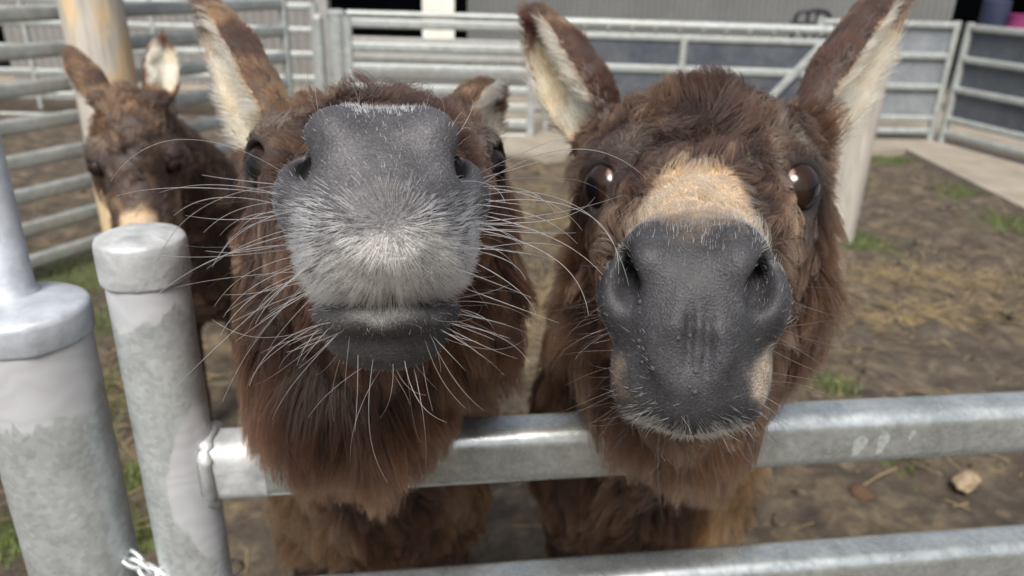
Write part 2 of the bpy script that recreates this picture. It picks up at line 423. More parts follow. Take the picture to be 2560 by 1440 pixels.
# ---- concrete apron under the pens -------------------------------------------
c0, c1, c2, c3 = PZ(2600, 560), PZ(2262, 386), PZ(1290, 400), PZ(300, 400)
apron = [(-12, SY_ - .3), (-2.0, SY_ - .3), (-1.75, c2[1] + .15), (c2[0], c2[1]), (c1[0], c1[1]), (c0[0], c0[1]), (c0[0] + .1, 1.0), (30, 1.0), (30, 30), (-30, 30), (-30, SY_ - .3)]
V = [(x, y, -0.05) for x, y in apron] + [(x, y, 0.05) for x, y in apron]
n = len(apron)
Fc = [tuple(range(n, 2 * n))[::-1]] + [(i, (i + 1) % n, n + (i + 1) % n, n + i) for i in range(n)]
pav = mesh_obj('pavement', V, Fc, M['concrete'])
tag(pav, 'worn concrete apron under the pens', None, None, 'structure')
import bmesh
bm = bmesh.new(); bm.from_mesh(pav.data); bmesh.ops.recalc_face_normals(bm, faces=bm.faces); bm.to_mesh(pav.data); bm.free()

# ---- shed ----------------------------------------------------------------
SY = 9.4
def corr(name, x0, x1, z0, z1, y, pitch, depth, mat, parent):
    n = int((x1 - x0) / pitch * 6)
    xs = np.linspace(x0, x1, n + 1)
    ph = (xs / pitch) % 1
    yy = y + depth * (np.clip(np.abs(ph - 0.5) * 4 - 1, -0.6, 0.6))
    V = [(x, q, z0) for x, q in zip(xs, yy)] + [(x, q, z1) for x, q in zip(xs, yy)]
    V += [(x, y + 0.03, z0) for x in xs] + [(x, y + 0.03, z1) for x in xs]
    m = n + 1; Fc = []
    for i in range(n):
        Fc += [(i, i + 1, m + i + 1, m + i), (2 * m + i + 1, 2 * m + i, 3 * m + i, 3 * m + i + 1),
               (i + 1, i, 2 * m + i, 2 * m + i + 1), (m + i, m + i + 1, 3 * m + i + 1, 3 * m + i)]
    Fc += [(0, m, 3 * m, 2 * m), (n, 2 * m + n, 3 * m + n, m + n)]
    return mesh_obj(name, V, Fc, mat, parent)
def xat(px, py, y):        # x of the point seen at the pixel on the plane Y = y
    r = _F + (px - 1280) / FPX * _R + (720 - py) / FPX * _U
    return (r * (y / r[1]) + CAM)
shed = empty('livestock_shed', (1, SY, 0))
xa, xb = xat(826, 30, SY)[0], xat(1168, 30, SY)[0]
xc = xat(2385, 20, SY)[0]
zt = 3.0
xl = xat(35, 200, SY)[0]
corr('wall_sheet', xb, xc, 0.05, zt, SY, 0.075, 0.012, M['cladding'], shed)
corr('wall_sheet', xl, xa, 0.05, zt, SY, 0.10, 0.02, M['cladding_pale'], shed)
corr('wall_sheet', -12, xl, xat(20, 60, SY)[2], zt, SY, 0.10, 0.02, M['cladding_pale'], shed)
corr('wall_sheet', xc + 1.4, 14, 0.05, zt, SY, 0.10, 0.02, M['cladding'], shed)
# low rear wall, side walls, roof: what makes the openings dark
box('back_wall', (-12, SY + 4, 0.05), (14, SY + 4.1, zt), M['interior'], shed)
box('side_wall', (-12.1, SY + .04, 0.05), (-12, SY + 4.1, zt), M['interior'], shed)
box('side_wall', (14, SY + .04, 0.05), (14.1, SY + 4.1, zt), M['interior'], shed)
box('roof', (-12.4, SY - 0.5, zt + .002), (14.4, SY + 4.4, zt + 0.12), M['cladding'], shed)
p0, p1 = xat(1056, 40, SY - .1)[0], xat(1136, 40, SY - .1)[0]
box('door_post', (p0, SY - .12, 0.05), (p1, SY - .02, zt), M['white_paint'], shed)
box('door_jamb', (xa - .14, SY - .1, 0.05), (xa - .01, SY - .02, zt), M['galv_dull'], shed)
zlw = xat(1096, 97, SY - .2)[2]
box('low_wall', (xa + .01, SY - .22, 0.05), (xb - .01, SY - .125, zlw), M['cladding'], shed)
# low plank barrier across the doorway
for k, z in enumerate((0.14, 0.32, 0.50)):
    bar('barrier_board', (xa + .02, SY + .25, z), (xb - .02, SY + .25, z), 0.02, 0.07, M['cladding_pale'], shed, r=.004)
tag(shed, 'grey corrugated livestock shed with dark doorway and white door post', 'shed')

# ---- pens: panels of oval rails ----------------------------------------------
def pen(name, label, A, B, zs, hh=0.033, hw=0.016, mat=None, post=0.024, group=None, ztop=None, feet=0.05, cat='fence panel', posts=(True, True), loose=0.0):
    mat = mat or M['galv_far']
    A, B = np.asarray(A[:2], float), np.asarray(B[:2], float)
    root = empty(name, (*(A + B) / 2, feet))
    for z in zs:
        j = loose * random.uniform(-1, 1)
        bar('rail', xyz(A, z + j), xyz(B, z - j), hw, hh, mat, root, r=hw * .95)
    zt = ztop or (max(zs) + hh * .8)
    for q, on in zip((A, B), posts):
        if on: bar('upright', xyz(q, feet - .02), xyz(q, zt), post, post, mat, root, r=post * .35)
    tag(root, label, cat, group)
    return root
LP0 = PZ(0, 700, .1); LP1 = PZ(770, 452, .1)
ld = unit(LP1 - LP0); nrm = np.array([-ld[1], ld[0], 0])
LA, LB = LP0 - ld * 0.9 + nrm * .1, LP1 + nrm * .1
zsL = [0.10 + k * (1.235 - .10) / 7 for k in range(8)]
pl = pen('fence_panel', 'eight-railed galvanised panel running away behind the left timber post', LA, LB, zsL, hh=.036, hw=.018, feet=0.0)
#mid = lerp(LA, LB, .45); bar('brace', xyz(mid + nrm * .02, .08), xyz(mid + nrm * .02, 1.25), .02, .006, M['galv_far'], pl, r=.004)
# small sign wired to the rails
sg = P(612, 97, 5.0)
sgd = ld; tq = sg
sign = empty('rail_sign', tq)
V = []; wv, hv = 0.062, 0.034
for sx, sz, off in [(-1, -1, 0), (1, -1, 0), (1, 1, 0), (-1, 1, 0)]:
    V.append(tq + sgd * sx * wv + np.array([0, 0, sz * hv]))
V += [v - nrm * 0.004 for v in V]
mesh_obj('plate', V, [(0, 1, 2, 3), (7, 6, 5, 4), (0, 4, 5, 1), (1, 5, 6, 2), (2, 6, 7, 3), (3, 7, 4, 0)], M['sign'], sign)
V = []
for sx, sz in [(.05, -.7), (.9, -.7), (.9, .5), (.05, .5)]:
    V.append(tq - nrm * 0.006 + sgd * sx * wv + np.array([0, 0, sz * hv]))
mesh_obj('print', V, [(3, 2, 1, 0)], M['sign_red'], sign)
tag(sign, 'small white plate with faded red print fixed to the left pen rails', 'sign')
# the pen standing behind it, parallel to the shed
def wall_at(px0, px1, y0, y1, py=200):
    a = xat(px0, py, y0); b_ = xat(px1, py, y1); return a, b_
bA, bB = xat(-260, 150, 7.6), xat(792, 150, 7.75)
zsB = [xat(500, yy, 7.7)[2] for yy in (300, 246, 190, 130, 69, 9)]
pb = pen('fence_panel', 'pale railed pen panel standing in front of the ribbed shed wall', bA, bB, [0.17] + zsB, hh=.034, hw=.02, mat=M['galv_far'], post=.03)
bar('upright', xyz(lerp(bA, bB, .32), .05), xyz(lerp(bA, bB, .32), 1.22), .022, .022, M['galv_far'], pb, r=.008)
bar('upright', xyz(lerp(bA, bB, .62), .05), xyz(lerp(bA, bB, .62), 1.22), .022, .022, M['galv_far'], pb, r=.008)
# twin gate posts
for k, (px, rr_, ttl, hgt) in enumerate(((801, .05, 'slim pale steel gate post beside the ribbed wall', 36), (847, .085, 'broad pale steel gate post next to the railed gate', 24))):
    q = xat(px, 150, 7.35 - .1 * k)
    zz = xat(px, hgt, 7.35 - .1 * k)[2]
    root = empty('gate_post', xyz(q, 0.05))
    lathe('tube', xyz(q, .03), [(rr_, 0), (rr_, zz - .08)], M['galv_far'], root, 20)
    lathe('cap', xyz(q, zz - .05), [(rr_ * 1.06, 0), (rr_ * 1.06, .03), (rr_ * .7, .05), (0.002, .055)], M['galv_far'], root, 20)
    tag(root, ttl, 'post')
GY0, GY1 = 6.95, 7.05
gA, gB = xat(876, 200, GY0), xat(1330, 200, GY1)
zsG = [xat(1100, yy, 7.0)[2] for yy in (341, 306, 266, 224, 174, 121, 62)]
gate_mid = pen('pen_gate', 'railed galvanised gate hung in front of the dark shed doorway', gA, gB, zsG, hh=.042, hw=.02, post=.035, cat='gate', ztop=zsG[-1] + .05)
bar('top_tube', xyz(gA, zsG[-1] + .075), xyz(gB, zsG[-1] + .075), .028, .028, M['galv_far'], gate_mid)
kA, kB = xat(840, 200, 8.2), xat(1500, 200, 8.3)
pen('fence_panel', 'dull railed barrier seen through the rails of the pen gate', kA, kB, [.10, .26, .42, .58, .74], hh=.04, hw=.02, mat=M['galv_dull'], post=.03)
# sheeted double gate on the right, behind the forehead of the right donkey
HY = 7.3
hA, hB = xat(1372, 100, HY), xat(2076, 100, HY)
zr = [xat(1750, yy, HY)[2] for yy in (66, 97, 176)]
hop = empty('sheeted_gate', xyz((hA + hB) / 2, .05))
bar('top_tube', xyz(hA, zr[0]), xyz(hB, zr[0]), .04, .042, M['galv_far'], hop)
bar('rail', xyz(hA, zr[1]), xyz(hB, zr[1]), .02, .03, M['galv_far'], hop, r=.015)
bar('rail', xyz(hA, zr[2]), xyz(hB, zr[2]), .02, .036, M['galv_far'], hop, r=.015)
bar('rail', xyz(hA, .16), xyz(hB, .16), .02, .036, M['galv_far'], hop, r=.015)
hm = xat(1706, 140, HY)
for q in (hA, hm, hB):
    bar('upright', xyz(q, .05), xyz(q, zr[1]), .03, .03, M['galv_far'], hop, r=.01)
for a_, b_ in ((hA, hm), (hm, hB)):
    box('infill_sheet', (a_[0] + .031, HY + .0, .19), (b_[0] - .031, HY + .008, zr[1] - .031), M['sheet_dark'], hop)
bar('brace', xyz(xat(2056, 105, HY - .03), zr[1] - .02), xyz(xat(1900, 300, HY - .03), .35), .012, .035, M['galv_far'], hop, r=.008)
for k in range(12):
    t = (k + .5) / 12; q = lerp(hA, hB, t)
    lathe('bolt', (q[0], HY - .033, zr[0] - .03), [(.012, 0), (.012, .012), (.008, .016)], M['galv_far'], hop, 8, (0, -1, 0))
tag(hop, 'steel gate with dark sheet infill behind the shaggy forehead', 'gate')
# black tubular rack above it
def tube(name, pts, r, mat, parent=None, n=8):
    pts = [np.asarray(p, float) for p in pts]
    V, Fc = [], []
    up = np.array([0.13, 0.31, 0.94])
    for i, c in enumerate(pts):
        d = unit(pts[min(i + 1, len(pts) - 1)] - pts[max(i - 1, 0)])
        s = np.cross(d, up)
        if np.linalg.norm(s) < 1e-3: s = np.cross(d, (1, 0, 0))
        s = unit(s); u = np.cross(s, d)
        rr_ = r if np.isscalar(r) else r[i]
        V += [c + rr_ * (s * math.cos(2 * math.pi * k / n) + u * math.sin(2 * math.pi * k / n)) for k in range(n)]
    for i in range(len(pts) - 1):
        for k in range(n):
            Fc.append((i * n + k, i * n + (k + 1) % n, (i + 1) * n + (k + 1) % n, (i + 1) * n + k))
    Fc.append(tuple(range(n - 1, -1, -1))); Fc.append(tuple(range((len(pts) - 1) * n, len(pts) * n)))
    return auto_smooth(mesh_obj(name, V, Fc, mat, parent, True), 60)
RY = 7.6
def rk(px, py): return xat(px, py, RY)
rack = empty('black_rack', xyz(rk(2030, 60), .05))
zb = .05
pts = [xyz(rk(1985, 58), zb), rk(1985, 58), rk(1992, 38), rk(2005, 28), rk(2040, 26), rk(2066, 30), rk(2076, 45), rk(2080, 70), xyz(rk(2080, 70), zb)]
tube('hoop', pts, .022, M['black_plastic'], rack)
for px in (2022, 2046):
    tube('bar', [xyz(rk(px, 40), zb), rk(px, 28)], .016, M['black_plastic'], rack)
tube('bar', [rk(1975, 58), rk(2084, 60)], .016, M['black_plastic'], rack)
tag(rack, 'black tubular rack rising behind the sheeted gate', 'rack')
# right-hand sheeted pen panels
r1a, r1b = xat(2060, 200, 7.0), PZ(2322, 350, .05)
r1a = xyz(r1a, 0); r1a[1] = r1b[1] - .1
r1 = empty('fence_panel', xyz((r1a + r1b) / 2, .05))
def zat(px, py, q):     # height of the pixel ray where it reaches the distance of point q
    return xat(px, py, q[1])[2]
zz1 = [zat(2330, yy, r1b) for yy in (328, 297, 218, 140, 62)]
for z in zz1: bar('rail', xyz(r1a, z), xyz(r1b, z), .024, .03, M['galv_far'], r1, r=.018)
for q in (r1a, r1b): bar('upright', xyz(q, .04), xyz(q, zz1[-1] + .04), .03, .03, M['galv_far'], r1, r=.012)
dd = unit(r1b - r1a); nn = np.array([-dd[1], dd[0], 0])
for z0, z1 in zip(zz1[1:-1], zz1[2:]):
    V, Fc = bar_geo(xyz(r1a + nn * .02, (z0 + z1) / 2) + dd * .03, xyz(r1b + nn * .02, (z0 + z1) / 2) - dd * .03, .003, (z1 - z0) / 2 - .02, .001, 1)
    mesh_obj('infill_sheet', V, Fc, M['sheet'], r1)
tag(r1, 'pale grey sheeted pen panel beside the round timber post', 'fence panel')
r2a = PZ(2352, 356, .05); r2b = PZ(2900, 505, .05)
r2 = empty('fence_panel', xyz((r2a + r2b) / 2, .05))
zz2 = [zat(2352, yy, r2a) for yy in (330, 297, 222, 146, 66)]
for z in zz2: bar('rail', xyz(r2a, z), xyz(r2b, z), .024, .03, M['galv_far'], r2, r=.018)
for q in (r2a, r2b): bar('upright', xyz(q, .04), xyz(q, zz2[-1] + .04), .03, .03, M['galv_far'], r2, r=.012)
dd = unit(r2b - r2a); nn = np.array([-dd[1], dd[0], 0])
for z0, z1 in zip(zz2[1:-1], zz2[2:]):
    V, Fc = bar_geo(xyz(r2a + nn * .02, (z0 + z1) / 2) + dd * .03, xyz(r2b + nn * .02, (z0 + z1) / 2) - dd * .03, .003, (z1 - z0) / 2 - .02, .001, 1)
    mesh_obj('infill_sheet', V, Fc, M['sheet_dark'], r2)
tag(r2, 'dark sheeted pen panel turning away from the concrete kerb', 'fence panel')
# things in the dark opening on the far right
box_o = lathe('feed_bucket', (xat(2549, 40, 8.8)[0], 8.8, .9), [(.12, 0), (.15, .26), (.16, .27)], M['pink_plastic'], None, 20)
tag(box_o, 'magenta plastic bucket in the dark shed opening', 'bucket')
st = empty('storage_stand', (xat(2490, 40, 8.9)[0], 8.95, .05))
sx0 = xat(2470, 40, 8.9)[0]; sx1 = xat(2620, 40, 8.9)[0]
box('shelf', (sx0 - .1, 8.7, .86), (sx1 + .1, 9.1, .898), M['navy'], st)
for xx in (sx0 - .06, sx1 + .06): box('leg', (xx - .03, 8.86, .04), (xx + .03, 8.94, .858), M['navy'], st)
tag(st, 'navy storage stand under the magenta bucket', 'stand')
drum = lathe('storage_drum', (xat(2485, 40, 8.85)[0], 8.85, .898), [(.13, 0), (.14, .02), (.14, .4), (.1, .43)], M['navy'], None, 20)
tag(drum, 'dark navy drum in the far shed opening', 'drum')

# ---- round timber posts ----------------------------------------------------
def timber(q, r, top, label, seed, lean=(0, 0)):
    n, m = 40, 26
    V, Fc = [], []
    for j in range(m + 1):
        z = -0.1 + (top + .1) * j / m
        for i in range(n):
            a = 2 * math.pi * i / n
            rr_ = r * (1 - .05 * j / m) * (1 + .03 * float(vnoise(np.array([[math.cos(a) * 2.2, math.sin(a) * 2.2, z * .7]]), 1.0, seed)[0]) + .012 * float(vnoise(np.array([[math.cos(a) * 9, math.sin(a) * 9, z * .8]]), 1.0, seed + 3)[0]))
            V.append((q[0] + lean[0] * z + rr_ * math.cos(a), q[1] + lean[1] * z + rr_ * math.sin(a), z))
    for j in range(m):
        for i in range(n):
            Fc.append((j * n + i, j * n + (i + 1) % n, (j + 1) * n + (i + 1) % n, (j + 1) * n + i))
    Fc.append(tuple(range(n - 1, -1, -1))); Fc.append(tuple(range(m * n, (m + 1) * n)))
    o = auto_smooth(mesh_obj('timber_post', V, Fc, M['wood'] if seed == 11 else M['wood_grey'], None, True), 50)
    tag(o, label, 'post')
    return o
timber((-1.95, 3.68), .14, 2.4, 'thick pale timber post behind the small brown donkey', 11, (-.01, 0))
timber((2.0, 4.52), .115, 2.4, 'round timber post half hidden behind the right donkey ear', 12, (.0, 0))

# ---- the near gate ---------------------------------------------------------
GS = 1.25                                  # size of the near gate hardware
GL = P(448, 1165, .68 * GS)
_r0 = P(2560, 1052, .79 * GS)
gd = unit(np.array([_r0[0] - GL[0], _r0[1] - GL[1], 0])); gz_ = GL[2]
gate = empty('field_gate', xyz(GL, 0))
pr = .031 * GS
ptop = 0
for zc in np.arange(.9, 1.45, .002):       # height whose cap crown shows at the right row
    q = xyz(GL, zc) - CAM
    if 720 - FPX * (q @ _U) / (q @ _F) < 575: break
ptop = zc
M['gate_post'] = paint_post_mat('gate_tube_steel', ptop - .085, ptop, flare=(tuple(float(c) for c in (xyz(GL, gz_ - .012) + gd * .036 + np.array([0, -.012, 0]))), (.042, .042, .10)))
lathe('end_tube', xyz(GL, .08), [(pr, 0), (pr, ptop - .08 - .028)], M['gate_post'], gate, 48)
lathe('cap', xyz(GL, ptop - .052), [(pr * 1.01, 0), (pr * 1.06, .002), (pr * 1.08, .005), (pr * 1.08, .036), (pr * 1.075, .0425), (pr * 1.05, .045), (pr * .96, .0470), (pr * .6, .0515), (.001, .053)], M['zinc_paint'], gate, 48, wob=.0014)
GR = xyz(GL + gd * 2.6, gz_)
M['rail_near'] = galv('gate_rail_steel', base=(0.38, 0.415, 0.415), light=(0.55, 0.585, 0.585), metallic=0.75, rough=0.28, dirt=0.05)
rz = [gz_]
zlow = PZ(2560, 1400, .5)
# lower rails: find the height whose rail shows where the photograph has it
for zc in np.arange(.9, .4, -.005):
    q = GL + gd * 1.0; q = xyz(q, zc)
    v_ = q - CAM; px = 1280 + FPX * (v_ @ _R) / (v_ @ _F); py = 720 - FPX * (v_ @ _U) / (v_ @ _F)
    if py > 1438 - (px - 1900) * .095: break
rz.append(zc); rz += [zc - .24, zc - .46]
for k, z in enumerate(rz):
    bar('rail', xyz(GL, z) + gd * .02, xyz(GR, z), .022 * GS, .0295 * GS, M['rail_near'], gate, r=.015 * GS, n=8)
lathe('far_tube', xyz(GR, .08), [(pr, 0), (pr, ptop - .12)], M['gate_post'], gate, 32)
# brushed zinc sleeve and lumpy weld where the top rails meet the end tube
def weld(A, d, hw, hh, r, mat, parent, amp, seed, name='weld', wid=.006):
    s = sect(hw, hh, r, 6); side = unit(np.cross(d, (0, 0, 1))); V, Fc = [], []
    k = len(s); m = 8
    for i, (x, y) in enumerate(s):
        nrm2 = unit(np.array([x / hw, y / hh]))
        for j in range(m):
            a = 2 * math.pi * j / m
            ww = wid * (1 + amp * float(vnoise(np.array([[i * 1.3, seed, 0]]), 1.0, seed)[0]))
            c = A + side * x + np.array([0, 0, y])
            V.append(c + (side * nrm2[0] + np.array([0, 0, nrm2[1]])) * ww * math.cos(a) + d * ww * 1.1 * math.sin(a))
    for i in range(k):
        for j in range(m):
            Fc.append((i * m + j, i * m + (j + 1) % m, ((i + 1) % k) * m + (j + 1) % m, ((i + 1) % k) * m + j))
    return mesh_obj(name, V, Fc, mat, parent, True)
for k, z in enumerate(rz[:2]):
    A = xyz(GL, z)
    weld(A + gd * .030 * GS, gd, .0235 * GS, .031 * GS, .016 * GS, M['zinc_paint'], gate, .55, 3 + k)
    V, Fc = bar_geo(A + gd * .024 * GS, A + gd * (.078 if k == 0 else .05) * GS, .0226 * GS, .0301 * GS, .0153 * GS, 8, segs=10)
    V = np.array(V)
    o = mesh_obj('paint_sleeve', V, Fc, M['zinc_paint'], gate, True); auto_smooth(o)
# chalky scuffs on the front of the top rail
_fr = np.cross(gd, (0, 0, 1.0)); _fr = _fr if _fr[1] < 0 else -_fr
for px, w_, h_, dz in ((2122, .009, .024, -.004), (2182, .007, .027, -.002), (2255, .004, .012, .008)):
    t_ = (P(px, 1100, .95)[0] - GL[0]) / gd[0]
    c = xyz(GL, gz_ + dz) + gd * t_ + _fr * (.022 * GS + .0004)
    V = [c + gd * (w_ * math.cos(a) * (1 + .25 * math.sin(3 * a)) + .25 * w_ * math.sin(a)) + np.array([0, 0, h_ * math.sin(a) * .62]) + _fr * .0002 * math.cos(2 * a) for a in np.linspace(0, 2 * math.pi, 20, endpoint=False)]
    mesh_obj('scuff', V, [tuple(range(20))[::-1]], M['scuff'], gate)
tag(gate, 'galvanised field gate of oval rails with capped end tube', 'gate')
# big hanging post
q = P(150, 1140, .66 * GS)
post = empty('hanging_post', xyz(q, 0))
R1 = .0445 * GS
for zc in np.arange(.8, 1.4, .002):
    v_ = xyz(q, zc) - CAM
    if 720 - FPX * (v_ @ _U) / (v_ @ _F) < 775: break
M['big_post'] = paint_post_mat('hanging_post_steel', zc - .095, zc, (0.50, 0.51, 0.54))
lathe('tube', xyz(q, -.05), [(R1, 0), (R1, zc + .05 - .02)], M['big_post'], post, 56)
M['cap_blue'] = simple('cap_zinc_paint', (0.41, 0.44, 0.485), rough=0.45, var=0.2, scale=40, metallic=0.3, bumpd=0.002)
lathe('cap', xyz(q, zc - .03), [(R1 * 1.01, 0), (R1 * 1.04, .002), (R1 * 1.055, .005), (R1 * 1.055, .028), (R1 * 1.04, .033), (R1 * .98, .036), (R1 * .6, .039), (.001, .041)], M['cap_blue'], post, 56, wob=.0012)
q2 = xyz(q, 0) + np.array([-.020, .017, 0])
lathe('upper_pipe', xyz(q2, zc), [(.026, .002), (.025, .012), (.0215, .016), (.0205, .4), (.0205, .8)], M['cap_blue'], post, 32)
tag(post, 'thick galvanised hanging post with flat cap and slim pipe above', 'post')
# chain hooked between post and gate
chain = empty('gate_chain', P(372, 1420, .86))
c0_, c1_ = P(325, 1395, .87), P(425, 1455, .87)
for k in range(5):
    c = lerp(c0_, c1_, (k + .1) / 4.2) + np.array([0, 0, -.006 * math.sin(k)])
    d = unit(c1_ - c0_ + np.array([0, 0, -.01]))
    o2 = unit(np.cross(d, (0, 1, .3))) if k % 2 else unit(np.cross(np.cross(d, (0, 1, .3)), d))
    pts = [c + d * .0155 * math.cos(t) + o2 * .008 * math.sin(t) for t in np.linspace(0, 2 * math.pi, 17)]
    tube('link', pts, .0028, M['galv'], chain)
tag(chain, 'short steel chain between the hanging post and the gate tube', 'chain')

# ------------------------------------------------------------------ donkeys: one implicit surface each
LOCB = np.array([[1, 0, 0], [0, -1, 0], [0, 0, 1.0]])
def axis_pts(lo, hi, zones, hmax):
    """grid lines from lo to hi: zones = [(a, b, h)] of fine spacing, growing coarser away from them"""
    p = [lo]
    while p[-1] < hi:
        x = p[-1]; h = hmax
        for a, b_, hz in zones:
            dist = max(a - x, x - b_, 0)
            h = min(h, hz + 0.16 * dist)
        p.append(x + h)
    return np.array(p)
class SDF:
    def __init__(s, xs, ys, zs):
        s.ax = (xs, ys, zs); s.F = np.full((len(xs), len(ys), len(zs)), 0.08, np.float32)
    def comb(s, fn, lo, hi, k, sub=False):
        sl = []
        for a, l, h in zip(s.ax, lo, hi):
            i0, i1 = np.searchsorted(a, l - .05), np.searchsorted(a, h + .05)
            if i1 <= i0: return
            sl.append(slice(i0, i1))
        X = s.ax[0][sl[0]].astype(np.float32)[:, None, None]; Y = s.ax[1][sl[1]].astype(np.float32)[None, :, None]; Z = s.ax[2][sl[2]].astype(np.float32)[None, None, :]
        d = fn(X, Y, Z).astype(np.float32)
        f = s.F[tuple(sl)]
        if sub: d = -d
        if k > 0:
            hh = np.clip(0.5 + 0.5 * (d - f) / k * (1 if not sub else -1), 0, 1)
            f2 = lerp(d, f, hh) - k * hh * (1 - hh) * (1 if not sub else -1)
        else:
            f2 = np.maximum(f, d) if sub else np.minimum(f, d)
        s.F[tuple(sl)] = f2
    def ell(s, c, r, A=None, k=0.02, sub=False):
        c = np.asarray(c, float); r = np.asarray(r, float); A = np.eye(3) if A is None else A
        ext = np.abs(A) @ r
        def fn(X, Y, Z):
            d = [(X - c[0]) * A[0, i] + (Y - c[1]) * A[1, i] + (Z - c[2]) * A[2, i] for i in range(3)]
            k0 = np.sqrt(sum((d[i] / r[i]) ** 2 for i in range(3))); k1 = np.sqrt(sum((d[i] / r[i] ** 2) ** 2 for i in range(3)))
            return k0 * (k0 - 1) / np.maximum(k1, 1e-6)
        s.comb(fn, c - ext, c + ext, k, sub)
    def cone(s, a, b_, r1, r2, k=0.02, sub=False):
        a, b_ = np.asarray(a, float), np.asarray(b_, float); ab = b_ - a; L2 = ab @ ab; rm = max(r1, r2)
        def fn(X, Y, Z):
            t = np.clip(((X - a[0]) * ab[0] + (Y - a[1]) * ab[1] + (Z - a[2]) * ab[2]) / L2, 0, 1)
            return np.sqrt((X - a[0] - t * ab[0]) ** 2 + (Y - a[1] - t * ab[1]) ** 2 + (Z - a[2] - t * ab[2]) ** 2) - lerp(r1, r2, t)
        s.comb(fn, np.minimum(a, b_) - rm, np.maximum(a, b_) + rm, k, sub)
    def mesh(s):
        F = s.F; xs, ys, zs = s.ax
        ins = F < 0
        c = np.zeros(tuple(n - 1 for n in F.shape), np.uint8)
        for i in (0, 1):
            for j in (0, 1):
                for k in (0, 1):
                    c += ins[i:F.shape[0] - 1 + i, j:F.shape[1] - 1 + j, k:F.shape[2] - 1 + k]
        act = np.argwhere((c > 0) & (c < 8))
        vid = np.full(c.shape, -1, np.int32); vid[tuple(act.T)] = np.arange(len(act))
        corner = np.array([(i, j, k) for i in (0, 1) for j in (0, 1) for k in (0, 1)])
        val = np.stack([F[tuple((act + o).T)] for o in corner], 1)
        lo = np.stack([xs[act[:, 0]], ys[act[:, 1]], zs[act[:, 2]]], 1)
        hi = np.stack([xs[act[:, 0] + 1], ys[act[:, 1] + 1], zs[act[:, 2] + 1]], 1)
        acc = np.zeros((len(act), 3)); cnt = np.zeros(len(act))
        for a in range(8):
            for d in range(3):
                if corner[a][d]: continue
                o = corner[a].copy(); o[d] = 1; b_ = o[0] * 4 + o[1] * 2 + o[2]
                va, vb = val[:, a], val[:, b_]
                m_ = (va < 0) != (vb < 0)
                t = np.where(m_, va / np.where(m_, va - vb, 1), 0)
                q = np.tile(corner[a].astype(float), (len(act), 1)); q[:, d] = t
                acc += q * m_[:, None]; cnt += m_
        V = lo + (hi - lo) * (acc / cnt[:, None])
        Q = []
        n = F.shape
        for d in range(3):
            a_, b_ = [(1, 2), (2, 0), (0, 1)][d]
            s0 = [slice(None)] * 3; s1 = [slice(None)] * 3
            s0[d] = slice(0, n[d] - 1); s1[d] = slice(1, n[d])
            s0[a_] = s1[a_] = slice(1, n[a_] - 1); s0[b_] = s1[b_] = slice(1, n[b_] - 1)
            A0, A1 = ins[tuple(s0)], ins[tuple(s1)]
            e = np.argwhere(A0 != A1); flip = A0[tuple(e.T)]
            off = np.zeros(3, int); off[a_] = 1; off[b_] = 1
            base = e + off
            ea = np.zeros(3, int); ea[a_] = 1; eb = np.zeros(3, int); eb[b_] = 1
            q = np.stack([vid[tuple((base - ea - eb).T)], vid[tuple((base - eb).T)], vid[tuple(base.T)], vid[tuple((base - ea).T)]], 1)
            q[~flip] = q[~flip][:, ::-1]
            Q.append(q)
        Q = np.concatenate(Q)
        Q = Q[(Q >= 0).all(1)]
        return V, Q

def head_profile(sc):
    a = np.array([-.215, -.19, -.14, -.06, 0, .06, .12, .17, .22, .262, .288, .300])
    top = np.array([-.02, .040, .084, .098, .086, .066, .049, .040, .034, .024, .004, -.030])
    bot = np.array([-.06, -.115, -.160, -.172, -.150, -.122, -.100, -.086, -.082, -.082, -.070, -.045])
    w = np.array([.02, .052, .078, .088, .085, .071, .056, .047, .045, .044, .036, .016])
    return a, top * np.where(a < .05, sc, 1), bot, w

